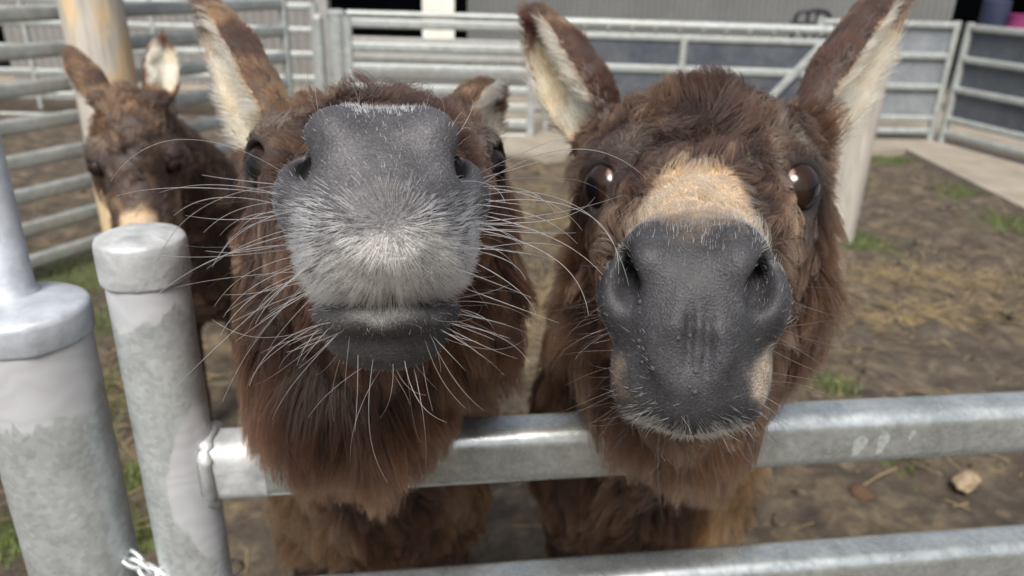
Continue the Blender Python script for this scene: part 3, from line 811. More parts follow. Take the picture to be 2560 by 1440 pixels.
def build_donkey(cfg):
    T = np.asarray(cfg['T'], float); Mx = rodr(cfg['w']) @ LOCB           # columns: s, a, u in world
    sc = cfg.get('scale', 1.0)
    sw = cfg.get('sw', 1.0)                                               # breadth of the skull behind the nose
    def W(s, a, u):
        return T + Mx @ (np.array([s * (1 + (sw - 1) * float(sstep(.14, .04, a))), a, u], float) * sc)
    h = cfg['h']
    # extents
    ears = cfg['ears']
    pts = [W(s, a, u) for s in (-.12, .12) for a in (-.24, .32) for u in (-.19, .1)]
    for e in ears: pts.append(np.asarray(e['tip']))
    pts = np.array(pts); lo, hi = pts.min(0), pts.max(0)
    mz = np.array([W(s, a, u) for s in (-.08, .08) for a in (.17, .31) for u in (-.14, .05)]); ml, mh = mz.min(0), mz.max(0)
    body = cfg['body']
    bl = np.minimum(lo, body['lo']) - .04; bh = np.maximum(hi, body['hi']) + .04
    axs = [axis_pts(bl[i], bh[i], [(lo[i], hi[i], h * 1.35), (ml[i], mh[i], h)], 0.02) for i in range(3)]
    S = SDF(*axs)
    # body first, with wide blends
    for kind, *args in body['prims']:
        kk = args.pop()
        if kind == 'cone': S.cone(*args, k=kk)
        else: S.ell(*args, k=kk)
    # neck to head
    for (p0, r0, p1, r1) in cfg['neck']:
        q0 = W(*p0[1:]) if p0[0] == 'L' else np.asarray(p0[1:], float); q1 = W(*p1[1:]) if p1[0] == 'L' else np.asarray(p1[1:], float)
        S.cone(q0, q1, r0, r1, k=.06)
    for c0_, r0_ in cfg.get('throat', ()):
        S.ell(c0_, r0_, None, .05)
    pa, pt, pb, pw = head_profile(cfg.get('crown', 1.0))
    fine = np.linspace(pa[0], pa[-1], 200)
    def cub(y): # smooth resample
        z = np.interp(fine, pa, y)
        kx = np.hanning(15); kx /= kx.sum()
        return np.convolve(np.pad(z, 7, 'edge'), kx, 'valid')
    ft, fb, fw = cub(pt), cub(pb), cub(pw)
    def loft(X, Y, Z):
        s_ = ((X - T[0]) * Mx[0, 0] + (Y - T[1]) * Mx[1, 0] + (Z - T[2]) * Mx[2, 0]) / sc
        a_ = ((X - T[0]) * Mx[0, 1] + (Y - T[1]) * Mx[1, 1] + (Z - T[2]) * Mx[2, 1]) / sc
        u_ = ((X - T[0]) * Mx[0, 2] + (Y - T[1]) * Mx[1, 2] + (Z - T[2]) * Mx[2, 2]) / sc
        t = np.interp(a_, fine, ft); bo = np.interp(a_, fine, fb); w_ = np.interp(a_, fine, fw)
        c = (t + bo) / 2; hh = np.maximum((t - bo) / 2, .003); w_ = np.maximum(w_, .003)
        w_ = w_ * (1 + (sw - 1) * sstep(.14, .04, a_))
        v = (u_ - c) / hh
        w_ = w_ * (1 - .22 * np.clip(-v, 0, 1))                        # narrower towards the jaw
        d = ((np.abs(s_ / w_) ** 2.5 + np.abs(v) ** 2.5) ** 0.4 - 1) * np.minimum(w_, hh)
        end = np.maximum(pa[0] - a_, a_ - pa[-1])
        return np.maximum(d, end) * sc
    cs = np.array([W(s, a, u) for s in (-.1, .1) for a in (-.22, .30) for u in (-.18, .09)])
    S.comb(loft, cs.min(0), cs.max(0), .03)
    A3 = Mx
    E = lambda s, a, u, r, k, rot=None, sub=False: S.ell(W(s, a, u), np.array(r) * sc, A3 if rot is None else A3 @ rot, k * sc, sub)
    mzs = cfg['muzzle']
    for sg in (-1, 1):
        E(sg * .070, -.075, -.095, (.032, .075, .07), .03)                    # cheek
        E(sg * (cfg.get('eye_s', .08) - .006) / sw, .0, .026, (.032, .042, .034), .02)                       # orbit
        E(sg * .042, .10, -.01, (.013, .08, .028), .025)                        # facial ridge
    # muzzle
    lu = mzs.get('lipu', -.056)
    E(0, .245, -.022, (mzs.get('w', .046), .056, .048), .02)
    E(0, .262, lu, (mzs.get('lipw', .043), .044, .040), .018)                # upper lip
    for sg in (-1, 1):
        E(sg * mzs.get('ls', .030), .258, lu - .003, (mzs.get('lobe', .021), .036, .030), .012)
        E(sg * mzs.get('ws', .045), mzs.get('wa', .258), mzs.get('wu', -.016), mzs.get('wr', (.016, .028, .022)), mzs.get('wk', .014))   # nostril wing
        E(sg * .026, .262, .012, (.016, .028, .017), .016)                      # upper rim
    # lower lip and chin: tight blend keeps the mouth line
    E(0, mzs.get('lowa', .247), mzs.get('lowu', -.098), mzs.get('lowr', (.043, .037, .0155)), .005)
    E(0, mzs.get('china', .222), mzs.get('chinu', -.113), (.038, .036, .022), .012)
    for sg in (-1, 1):
        rot = rodr((0, sg * mzs.get('ntilt', .35), 0)) @ rodr((0, 0, sg * mzs.get('nyaw', -.5)))
        E(sg * mzs.get('ns', .046), mzs.get('na', .276), mzs.get('nu', .004), mzs.get('nr', (.0065, .024, .015)), .009, rot, True)
    for sg in (-1, 1):
        E(sg * (mzs.get('ns', .046) - .006), mzs.get('na', .276) - .022, mzs.get('nu', .004) - .002, (.0075, .026, .0095), .006, None, True)
    if 'mouth' in mzs:
        E(0, .288, mzs['mouth'], (.052, .030, .0032), .004, None, True)
    for gs in mzs.get('grooves', ()):                                        # philtrum creases
        E(gs[0], gs[1], gs[2], gs[3], .007, None, True)
    # eye sockets
    eyes = []
    for sg in (-1, 1):
        c = np.array([sg * cfg.get('eye_s', .080), cfg.get('eye_a', .024), .022]); od = unit(np.array([sg * .55, .83, .05]))
        E((c[0] + od[0] * .017) / (1 + (sw - 1) * float(sstep(.14, .04, c[1] + od[1] * .017))), c[1] + od[1] * .017, c[2] + od[2] * .017, (.021, .0255, .0195), .006, np.stack([od, unit(np.cross((0, 0, 1.0), od)), np.cross(od, unit(np.cross((0, 0, 1.0), od)))], 1), True)
        eyes.append((c, od))
    # ears: hollow shells blended to the poll
    earinfo = []
    for e in ears:
        b0 = W(*e['base']); tip = np.asarray(e['tip'], float); L = np.linalg.norm(tip - b0)
        zd = unit(tip - b0); od = np.asarray(e['open'], float); od = unit(od - (od @ zd) * zd); yd = np.cross(zd, od)
        R_ = e.get('R', .040) * sc
        tt = np.array([-.06, 0, .15, .35, .55, .75, .9, .97, 1.0]); rr_ = np.array([.5, .62, .82, 1, .95, .72, .44, .22, .03]) * R_
        bend = e.get('bend', 0.0)
        def earf(X, Y, Z, inner=False):
            zc = ((X - b0[0]) * zd[0] + (Y - b0[1]) * zd[1] + (Z - b0[2]) * zd[2])
            xc = ((X - b0[0]) * od[0] + (Y - b0[1]) * od[1] + (Z - b0[2]) * od[2])
            yc = ((X - b0[0]) * yd[0] + (Y - b0[1]) * yd[1] + (Z - b0[2]) * yd[2])
            t = zc / L
            xc = xc - bend * L * t * (1 - t) * 4
            r = np.interp(t, tt, rr_)
            if inner:
                r_ = np.maximum(r, .004)
                d = (np.sqrt(((xc - .40 * r_) / (.62 * r_)) ** 2 + (yc / (.74 * r_)) ** 2) - 1) * .6 * r_
                return np.maximum(d, np.maximum((.10 - t) * L, (t - .97) * L))
            r_ = np.maximum(r, .003)
            d = (np.sqrt((xc / (.72 * r_)) ** 2 + (yc / r_) ** 2) - 1) * .72 * r_
            return np.maximum(d, np.maximum((-.08 - t) * L, (t - 1.0) * L))
        l_, h_ = np.minimum(b0, tip) - R_ * 1.2, np.maximum(b0, tip) + R_ * 1.2
        S.comb(earf, l_, h_, .018)
        S.comb(lambda X, Y, Z: earf(X, Y, Z, True), l_, h_, .006, True)
        earinfo.append((b0, zd, od, yd, L, rr_, tt))
    V, Q = S.mesh()
    W0 = lambda s, a, u: T + Mx @ (np.array([s, a, u], float) * sc)
    return V, Q, dict(T=T, M=Mx, sc=sc, W=W0, eyes=eyes, ears=earinfo)

def local(V, inf):
    return ((V - inf['T']) @ inf['M']) / inf['sc']

def ear_coord(V, inf):
    """for points: (t along ear, inside-ness, membership)"""
    best_t = np.full(len(V), -1.0); inn = np.zeros(len(V)); mem = np.zeros(len(V))
    for (b0, zd, od, yd, L, rr_, tt) in inf['ears']:
        d = V - b0
        t = d @ zd / L; x = d @ od; y = d @ yd
        r = np.interp(t, tt, rr_)
        rad = np.sqrt((x / .8) ** 2 + y ** 2)
        m_ = (t > .06) & (t < 1.03) & (rad < r * 1.5 + .012)
        rin = np.sqrt(((x - .40 * r) / (.62 * r + 1e-6)) ** 2 + (y / (.74 * r + 1e-6)) ** 2)
        i_ = m_ & (rin < 1.16) & (t > .15)
        best_t = np.where(m_, t, best_t); inn = np.where(i_, 1.0, inn); mem = np.where(m_, 1.0, mem)
    return best_t, inn, mem

def set_color(me, arr, name='skin_color'):
    a = me.color_attributes.new(name, 'FLOAT_COLOR', 'POINT')
    c = np.ones((len(arr), 4), np.float32); c[:, :3] = arr
    a.data.foreach_set('color', c.ravel())

class Surf:
    def __init__(s, V, Q):
        s.V = V; s.T = np.concatenate([Q[:, [0, 1, 2]], Q[:, [0, 2, 3]]])
        a, b_, c = V[s.T[:, 0]], V[s.T[:, 1]], V[s.T[:, 2]]
        fn = np.cross(b_ - a, c - a); s.area = np.linalg.norm(fn, axis=1) / 2
        N = np.zeros_like(V)
        for k in range(3): np.add.at(N, s.T[:, k], fn)
        s.N = unit(N); s.cen = (a + b_ + c) / 3
    def sample(s, dens, r):
        """dens: strands per square metre for each triangle"""
        ex = s.area * dens
        n = int(ex.sum()); cs = np.cumsum(ex)
        ti = np.searchsorted(cs, r.random(n) * cs[-1])
        u, v = r.random(n), r.random(n); f = u + v > 1; u[f], v[f] = 1 - u[f], 1 - v[f]
        t = s.T[ti]
        w = np.stack([1 - u - v, u, v], 1)
        pos = sum(s.V[t[:, k]] * w[:, k:k + 1] for k in range(3)); nor = unit(sum(s.N[t[:, k]] * w[:, k:k + 1] for k in range(3)))
        return pos, nor

def grow(pos, nor, flow, length, lift, K, droop, curl, clump=0.0, clump_n=40, seed=0, bendin=0.0, freq=26.0):
    """strand polylines: leave the skin at 'lift', lie along 'flow', fall with 'droop', waver with 'curl'"""
    n = len(pos); r = np.random.default_rng(seed)
    tan = unit(flow - (flow * nor).sum(1, keepdims=True) * nor)
    lift = np.broadcast_to(lift, (n,))[:, None]; droop = np.broadcast_to(droop, (n,))[:, None]; curl = np.broadcast_to(curl, (n,))[:, None]
    d = unit(tan * np.cos(lift) + nor * np.sin(lift) + 0.11 * r.normal(size=(n, 3)))
    pts = np.zeros((n, K, 3)); pts[:, 0] = pos - nor * .001
    seg = (length / (K - 1))[:, None]
    ph = r.random((n, 3)) * 6.28
    for k in range(1, K):
        t = k / (K - 1)
        cv = vnoise3(pts[:, k - 1], freq, seed % 7) * 1.0 + 0.30 * np.sin(ph + t * 5.0)
        d = unit(d + curl * cv * (0.5 + t) + droop * t * np.array([0, 0, -1.0]) - bendin * nor)
        pts[:, k] = pts[:, k - 1] + d * seg
    for cn, cs, tp_ in ((clump_n * 7, .55, .6), (clump_n, 1.0, .85)):
        if not (np.any(np.asarray(clump) > 0) and n > cn * 3): continue
        gi = r.choice(n, n // cn, replace=False)
        kd = kdtree.KDTree(len(gi))
        for i, g_ in enumerate(gi): kd.insert(pos[g_], i)
        kd.balance()
        near_ = np.array([kd.find(p)[1] for p in pos])
        G = pts[gi[near_]].copy()
        tt = (np.arange(K) / (K - 1))[None, :, None]
        off = (pts[:, :1] - G[:, :1])
        tgt = G + off * (1 - tp_ * tt)
        cl = np.broadcast_to(clump, (n,))[:, None, None] * cs * (0.5 + 0.5 * r.random((n, 1, 1)))
        pts = lerp(pts, tgt, cl * tt ** 1.1)
    return pts

def hair_obj(name, pts, radius, root_c, tip_c, mat, parent, taper=0.25):
    n, K, _ = pts.shape
    cu = bpy.data.hair_curves.new(name)
    cu.add_curves([K] * n)
    cu.attributes['position'].data.foreach_set('vector', pts.astype(np.float32).ravel())
    t = np.arange(K) / (K - 1)
    rad = np.broadcast_to(np.asarray(radius, np.float32), (n,))[:, None] * lerp(1.0, taper, t ** 1.6)[None, :]
    a = cu.attributes.get('radius') or cu.attributes.new('radius', 'FLOAT', 'POINT')
    a.data.foreach_set('value', rad.astype(np.float32).ravel())
    col = np.ones((n, K, 4), np.float32)
    col[..., :3] = lerp(root_c[:, None, :], tip_c[:, None, :], (t ** 1.6)[None, :, None])
    a = cu.attributes.new('fur_color', 'FLOAT_COLOR', 'POINT')
    a.data.foreach_set('color', np.clip(col, 0, 1).ravel())
    cu.materials.append(mat)
    o = bpy.data.objects.new(name, cu); COL.objects.link(o)
    if parent is not None: adopt(o, parent)
    return o

def sphere_geo(n=28, m=18):
    V = [(0, 0, 1.0)]
    for j in range(1, m):
        for i in range(n):
            a, b_ = math.pi * j / m, 2 * math.pi * i / n
            V.append((math.sin(a) * math.cos(b_), math.sin(a) * math.sin(b_), math.cos(a)))
    V.append((0, 0, -1.0)); Fc = []
    for i in range(n):
        Fc.append((0, 1 + i, 1 + (i + 1) % n)); Fc.append((len(V) - 1, 1 + (m - 2) * n + (i + 1) % n, 1 + (m - 2) * n + i))
    for j in range(m - 2):
        for i in range(n):
            Fc.append((1 + j * n + i, 1 + (j + 1) * n + i, 1 + (j + 1) * n + (i + 1) % n, 1 + j * n + (i + 1) % n))
    return np.array(V), Fc

def standing_body(neck_lo, chest, back_dir, ztop, wid=.15, length=.95, leg_spread=.11, zc=None):
    """trunk, four jointed legs and tail; back_dir points from chest to rump on the ground plane"""
    f = unit(np.array([back_dir[0], back_dir[1], 0])); s = np.array([-f[1], f[0], 0])
    c = np.asarray(chest, float)
    pr = []
    sh = c + f * .16 + np.array([0, 0, .0]); bl = c + f * (length * .5) + np.array([0, 0, -.02]); rp = c + f * (length * .92) + np.array([0, 0, .05])
    A = np.stack([s, f, np.array([0, 0, 1.0])], 1)
    pr.append(('ell', sh, np.array([wid * .95, .22, .23]), A, .05))
    pr.append(('ell', bl, np.array([wid * 1.15, length * .42, .22]), A, .1))
    pr.append(('ell', rp, np.array([wid * 1.02, .22, .21]), A, .1))
    pr.append(('cone', neck_lo, sh + np.array([0, 0, .03]), .13, .17, .1))
    for sg in (-1, 1):
        t0 = c + f * .12 + s * sg * leg_spread; z0 = c[2] - .10
        a, b_, d, e = xyz(t0 + f * .03, z0), xyz(t0 + f * .02, .42), xyz(t0 + f * .03, .12), xyz(t0, .0)
        pr += [('cone', a, b_, .075, .048, .05), ('cone', b_, d, .042, .03, .02), ('cone', d, xyz(t0 + f * .0, .035), .034, .045, .02)]
        q = rp + s * sg * leg_spread; z1 = rp[2] - .05
        hip, stifle, hock, fet = xyz(q + f * .02, z1), xyz(q - f * .09, .56), xyz(q + f * .10, .40), xyz(q + f * .07, .12)
        pr += [('cone', hip, stifle, .11, .085, .06), ('cone', stifle, hock, .075, .042, .04), ('cone', hock, fet, .04, .03, .02), ('cone', fet, xyz(q + f * .03, .035), .034, .045, .02)]
    tl = rp + f * .2
    pr.append(('cone', tl + np.array([0, 0, .08]), tl + f * .07 + np.array([0, 0, -.15]), .03, .02, .03))
    pr.append(('cone', tl + f * .07 + np.array([0, 0, -.15]), tl + f * .06 + np.array([0, 0, -.38]), .02, .028, .02))
    allp = np.array([p for q in pr for p in q[1:3] if q[0] == 'cone'] + [sh, bl, rp])
    return dict(prims=[list(q) for q in pr], lo=np.r_[allp.min(0)[:2] - .3, 0.0], hi=np.r_[allp.max(0)[:2] + .3, allp.max(0)[2] + .25])

BALD = False
def mixv(a, b_, t):
    return a + (np.asarray(b_) - a) * t[:, None]
def tone(n, c): return np.tile(np.asarray(c, float), (n, 1))

def masks(L):
    s, a, u = L[:, 0], L[:, 1], L[:, 2]
    head = sstep(-.26, -.20, a) * (np.abs(s) < .16) * (u > -.24)
    return s, a, u, head

def muzzle_mask(L, edge):
    """1 on the bare velvet muzzle; the edge of the long coat climbs at the sides and drops under the chin"""
    s, a, u = L[:, 0], L[:, 1], L[:, 2]
    lim = edge + 2.2 * np.clip(np.abs(s) - .037, 0, .02) * sstep(-.06, -.02, u) + .35 * np.clip(-.045 - u, 0, .05) + .10 * np.clip(-.09 - u, 0, .05)
    m_ = sstep(lim - .016, lim + .016, a + .010 * vnoise(L, 70, 12)) * (np.abs(s) < .10) * (u > -.16)
    nostril = sstep(.222, .228, a) * sstep(.058, .054, np.abs(s)) * sstep(.026, .022, np.abs(u))     # lining of the nostrils
    return np.maximum(m_, nostril)

def skin_colors(V, inf, cfg):
    L = local(V, inf); s, a, u, head = masks(L)
    n = len(V)
    c = tone(n, (.035, .022, .018))
    mz = muzzle_mask(L, cfg['edge']); mz = mz * np.maximum(sstep(cfg['edge'] - .02, cfg['edge'] + .065, a + .012 * vnoise(L, 110, 5)), sstep(.024, .032, np.abs(s))) if cfg.get('band') else mz
    grey = tone(n, cfg['nose'])
    nz = vnoise(L * 1.0, 60, 4)[:, None]
    grey = grey * (1 + .35 * nz)
    if 'lower' in cfg:
        grey = mixv(grey, (.034, .032, .033), sstep(cfg['lower'] + .003, cfg['lower'] - .004, u) * .9)
    pm = cfg.get('pale_lip')
    if pm:
        for (c0, r0, col, am) in pm:
            d = np.sqrt((((L - np.array(c0)) / np.array(r0)) ** 2).sum(1))
            grey = mixv(grey, col, am * (1 - sstep(.55, 1.1, d + .25 * vnoise(L, 90, 8))))
    c = mixv(c, grey, mz) if False else c + (grey - c) * mz[:, None]
    band = cfg.get('band')
    if band:
        bm_ = sstep(band[0] - .015, band[0] + .01, a) * (1 - mz) * sstep(-.05, -.01, u) * sstep(.006, -.006, np.abs(s) - np.interp(a, [.11, .15, .20], [.026, .036, .043]))
        c = mixv(c, (.40, .29, .19), bm_)
    for (c0, od) in inf['eyes']:
        d = np.linalg.norm(L - c0, axis=1)
        c = mixv(c, (.012, .010, .010), 1 - sstep(.025, .033, d))
    t, inn, mem = ear_coord(V, inf)
    c = mixv(c, (.40, .31, .22), inn * .9)
    hoof = (V[:, 2] < .075) & (head < .5)
    c[hoof] = (.03, .026, .022)
    return c

def furnish(cfg):
    V, Q, inf = build_donkey(cfg)
    root = empty('donkey', (float(cfg['stand'][0]), float(cfg['stand'][1]), 0))
    me = bpy.data.meshes.new('body')
    me.vertices.add(len(V)); me.vertices.foreach_set('co', V.astype(np.float32).ravel())
    me.loops.add(len(Q) * 4); me.loops.foreach_set('vertex_index', Q.astype(np.int32).ravel())
    me.polygons.add(len(Q)); me.polygons.foreach_set('loop_start', np.arange(0, len(Q) * 4, 4, dtype=np.int32))
    me.update(calc_edges=True); me.validate()
    me.polygons.foreach_set('use_smooth', [True] * len(me.polygons))
    set_color(me, skin_colors(V, inf, cfg))
    me.materials.append(M['skin'])
    bo = bpy.data.objects.new('body', me); COL.objects.link(bo); adopt(bo, root)
    # eyes
    sv, sf = sphere_geo()
    for k, (c0, od) in enumerate(inf['eyes']):
        r = .0235
        pos = inf['W'](*c0); odw = inf['M'] @ od
        o = mesh_obj('eye', sv * r * inf['sc'] + pos, sf, M['eye'], root, True)
        look = unit(inf['M'] @ unit(np.array(cfg['look'][k])))
        inner = unit(inf['M'] @ np.array([-np.sign(c0[0]) * .35, .80, .62]))
        ang = sv @ look
        col = tone(len(sv), (.004, .004, .006))
        col = mixv(col, (.020, .010, .006), sstep(.93, .80, ang) * 1.0)
        col = mixv(col, (.34, .25, .22), sstep(cfg.get('sclera', .935), cfg.get('sclera', .935) + .04, sv @ inner))
        set_color(o.data, col)
    S = Surf(V, Q)
    if BALD: return root, inf, S
    r = np.random.default_rng(cfg['seed'])
    # ---------------- long coat
    Lc = local(S.cen, inf); s, a, u, head = masks(Lc)
    mzc = muzzle_mask(Lc, cfg['edge'])
    et, einn, emem = ear_coord(S.cen, inf)
    dist = np.linalg.norm(S.cen - CAM, axis=1)
    dens = cfg['dens'] * np.clip(.75 / dist, .12, 1.0) ** 1.5
    dens = np.where(emem > .5, cfg['dens'] * 1.7, dens)
    dens = dens * (1 - mzc)
    for (c0, od) in inf['eyes']:
        dens = dens * sstep(.0245, .028, np.linalg.norm(Lc - c0, axis=1))
    dens = dens * (S.cen[:, 2] > .07)
    pos, nor = S.sample(dens, r)
    L = local(pos, inf); s, a, u, head = masks(L)
    n = len(pos); t, inn, mem = ear_coord(pos, inf)
    nl = nor @ inf['M']
    mzv = muzzle_mask(L, cfg['edge'] - .012)
    # length
    ln = np.full(n, .045)
    hl = .046 - .010 * sstep(.04, .07, u) * sstep(.04, -.02, a)
    hl = lerp(hl, .017, sstep(.03, .12, a) * sstep(-.03, .0, u) * sstep(.056, .038, np.abs(s)))           # down the nose bridge
    hl = lerp(hl, .066, sstep(-.03, -.10, u) * sstep(.22, .12, a))         # cheeks, jaw, beard
    hl = lerp(hl, cfg.get('beard', .075), sstep(-.085, -.13, u) * sstep(.235, .18, a))
    hl = lerp(hl, .022, sstep(.05, .02, np.abs(a - cfg['edge'])) * sstep(-.10, -.06, u))
    ln = lerp(ln, hl, head)
    nk = (1 - head) * sstep(1.35, 1.0, pos[:, 1]) * (cfg['long_neck'])
    ln = ln + .025 * nk
    thr = np.zeros(n)
    for c0_, r0_ in cfg.get('throat', ()):
        thr = np.maximum(thr, sstep(1.7, 1.25, np.sqrt((((pos - np.array(c0_)) / np.array(r0_)) ** 2).sum(1))))
    thr = thr * sstep(-.07, -.11, u)
    ln = lerp(ln, .090, thr)
    for (c0, od) in inf['eyes']:
        d = np.linalg.norm(L - c0, axis=1)
        ln = lerp(ln, .012, sstep(.055, .030, d))
        ln = np.where((d < .10) & (a > c0[1] - .01) & (u < c0[2] + .022), np.minimum(ln, .006 + .26 * np.maximum(d - .032, 0)), ln)
        ln = np.where((d < .07) & (a > c0[1] - .03), np.minimum(ln, .013 + .75 * np.maximum(d - .030, 0)), ln)
        ln = np.where((d < .075) & (u < c0[2] + .005) & (a > c0[1] - .01) & (np.abs(s) < abs(c0[0]) + .03), np.minimum(ln, .014), ln)
    ln = np.where(mem > .5, np.where(inn > .5, .024, .011), ln)
    ln = np.where((mem > .5) & (t < .28) & (inn > .5), .034, ln)
    ln = np.where((pos[:, 2] < .55) & (head < .5), .022, ln)
    ln = ln * (1 - .6 * mzv) * (.65 + .5 * r.random(n)) * cfg.get('fur_scale', 1.0) * (1 + .25 * vnoise(L, 30, 3))
    # direction of lie
    Mx = inf['M']
    fl = np.stack([np.sign(s) * np.minimum(np.abs(s) * 9, 1.0), .25 - 1.2 * sstep(.0, -.1, u), -.55 - .5 * sstep(.0, -.06, u)], 1)
    fh = np.stack([s * 10, -.4 + 1.0 * sstep(-.03, .03, a) * 0, .35 + 0 * s], 1)                      # forehead: up and out
    w_f = sstep(.035, .055, u) * sstep(.10, .02, a)
    fl = lerp(fl, fh + 1.1 * vnoise3(L, 30, 8), w_f[:, None])
    fb = np.stack([s * 12, -.9 + 0 * s, .1 + 0 * s], 1)                                            # bridge: back from the nose
    w_b = sstep(.05, .11, a) * sstep(-.03, .01, u)
    fl = lerp(fl, fb, w_b[:, None])
    for (c0, od) in inf['eyes']:                                             # combed away from the eye
        d = np.linalg.norm(L - c0, axis=1)
        fl = fl + 2.5 * unit(L - c0) * np.exp(-(d / .055) ** 2)[:, None]
    flw = fl @ Mx.T
    bodyflow = np.tile(np.array([0, .25, -1.0]), (n, 1)) + np.array(cfg['back'] + (0,)) * .6 * sstep(1.1, 1.5, pos[:, 1])[:, None]
    flw = lerp(bodyflow, flw, (head * (1 - thr))[:, None])
    for (b0, zd, od, yd, Le, rr_, tt) in inf['ears']:
        m_ = (mem > .5) & (np.abs((pos - b0) @ zd - t * Le) < 1e-3)
        flw[m_] = zd + .35 * od * (1 - inn[m_][:, None]) - .5 * od * 0
    flw = flw + .55 * vnoise3(L, 22, 5) * head[:, None] * (1 - mem)[:, None] + .25 * vnoise3(L, 60, 6)
    lift = np.radians(33) + np.radians(4) * w_f
    lift = np.where(mem > .5, np.where(inn > .5, np.radians(38), np.radians(20)), lift)
    if cfg.get('forelock'):
        fk = (np.abs(s) < .028) & (a < -.09) & (a > -.17) & (u > .05) & (mem < .5)
        ln = np.where(fk, .085 * (.7 + .5 * r.random(n)), ln); lift = np.where(fk, np.radians(75), lift)
    droop = np.where(mem > .5, 0.0, .28 + .35 * sstep(-.05, -.12, u) * head)
    droop = droop + .25 * thr
    droop = droop * (1 - .85 * w_f) * (1 - .8 * w_b)
    curl = np.where(mem > .5, .12, .28 + .34 * w_f)
    clump = np.where(mem > .5, .25, .85 - .10 * w_f)
    pts = grow(pos, nor, flw, ln, lift, cfg.get('K', 7), droop, curl, clump, 38, cfg['seed'])
    # colour
    nA, nB_ = vnoise(L, 9, 1), vnoise(L, 28, 2)
    rt = tone(n, cfg['root']); tp = tone(n, cfg['tip'])
    dk = np.clip(.45 + .7 * nA + .5 * nB_, 0, 1)
    tp = mixv(tp, np.array(cfg['root']) * 1.7, dk * .75)
    tp = mixv(tp, cfg['rufous'], np.clip(.9 * r.random(n) * (vnoise(L, 16, 9) + .40), 0, 1))
    # tan flanks of neck and chest, pale orange around the eye-side of the nose
    for (c0, r0, col, am) in cfg.get('patches', ()):
        d = np.sqrt((((L - np.array(c0)) / np.array(r0)) ** 2).sum(1)) + .22 * nB_
        w_ = am * (1 - sstep(.6, 1.1, d)) * (1 - mem)
        tp = mixv(tp, col, w_); rt = mixv(rt, np.array(col) * .6, w_)
    for (c0, r0, col, am) in cfg.get('world_patches', ()):
        d = np.sqrt((((pos - np.array(c0)) / np.array(r0)) ** 2).sum(1)) + .25 * nB_
        w_ = am * (1 - sstep(.6, 1.1, d)) * (1 - head)
        tp = mixv(tp, col, w_); rt = mixv(rt, np.array(col) * .6, w_)
    low = thr * sstep(1.09, 1.02, pos[:, 2]) * (.3 + .7 * r.random(n))
    tp = mixv(tp, np.array(cfg['rufous']) * .9, low * .8)
    band = cfg.get('band')
    if band:
        e = a + .018 * nB_ + .012 * r.normal(size=n) * .5
        bm_ = sstep(band[0] - .012, band[0] + .012, e - .2 * np.abs(s)) * sstep(-.045, .0, u) * (1 - mem) * head * sstep(.006, -.006, np.abs(s) + .007 * nB_ - np.interp(a, [.11, .15, .20], [.026, .036, .043]))
        orange = sstep(band[0] + .045, band[0] + .0, e - .35 * np.abs(s))
        bc = mixv(tone(n, (.66, .50, .33)), (.42, .20, .075), orange)
        tp = tp + (bc - tp) * bm_[:, None]; rt = rt + (bc * .7 - rt) * bm_[:, None]
    for (c0, od) in inf['eyes']:
        d = np.linalg.norm(L - c0, axis=1)
        ring = np.exp(-((d - .042) / .009) ** 2) * sstep(.0, .012, u - c0[2])
        tp = mixv(tp, (.20, .15, .11), .7 * ring); rt = mixv(rt, (.12, .09, .065), .7 * ring)
        un = sstep(.046, .03, d) * (1 - ring)
        tp = mixv(tp, (.03, .022, .02), un * .8)
    # ears
    eo = (mem > .5) & (inn < .5)
    tipdark = sstep(.78, .95, t)
    ec = mixv(tone(n, (.040, .017, .011)), (.30, .145, .06), np.clip(.12 + .9 * vnoise(pos, 20, 7), 0, .7))
    ec = mixv(ec, (.05, .026, .022), tipdark)
    tp[eo] = ec[eo]; rt[eo] = ec[eo] * .5
    ei = (mem > .5) & (inn > .5)
    ic = mixv(tone(n, (.80, .66, .43)), (.62, .42, .22), np.clip(vnoise(pos, 40, 7) * .7, 0, 1))
    ic = mixv(ic, (.06, .027, .018), sstep(.64, .80, t + .08 * vnoise(pos, 50, 3)))
    tp[ei] = ic[ei]; rt[ei] = ic[ei] * .75
    hs = ((.70 + .6 * r.random(n)) * np.clip(1 + .75 * vnoise(L, 75, 15), .35, 2))[:, None]
    rad = .00033 * np.clip(np.linalg.norm(pos - CAM, axis=1) / .6, .9, 3.2)
    fur = hair_obj('fur', pts, rad, rt * hs, tp * hs, M['fur'], root)
    fur['kind'] = 'stuff'
    # ---------------- short velvet on the muzzle
    fz = cfg.get('fuzz')
    if fz:
        dens = fz['dens'] * mzc * (np.linalg.norm(S.cen - CAM, axis=1) < 1.0)
        pos, nor = S.sample(dens, r)
        L = local(pos, inf); s, a, u, head = masks(L); n = len(pos)
        wl = np.array(fz['whorl'])
        rad_ = L - wl
        fl = rad_.copy()
        far = np.linalg.norm(rad_, axis=1)
        upw = sstep(.03, .06, u - wl[2])
        fl = unit(fl) + upw[:, None] * np.array([0, -.6, .5])
        flw = fl @ Mx.T + .25 * vnoise3(L, 120, 3)
        white = fz['white'](L, nor @ Mx)
        isw = r.random(n) < white
        ln = np.where(isw, fz['len'], fz['len'] * .45) * (.6 + .6 * r.random(n)) * fz['lenf'](L)
        pts = grow(pos, nor, flw, ln, np.radians(22), 4, .0, .10, .25, 12, cfg['seed'] + 1)
        dark = tone(n, fz['dark']); wh = tone(n, fz['light'])
        cc = np.where(isw[:, None], wh, dark) * (.7 + .5 * r.random(n))[:, None]
        o = hair_obj('muzzle_hair', pts, np.where(isw, fz.get('r', .00022), .00013), cc * .8, cc, M['whisker'], root)
        o['kind'] = 'stuff'
    return root, inf, S

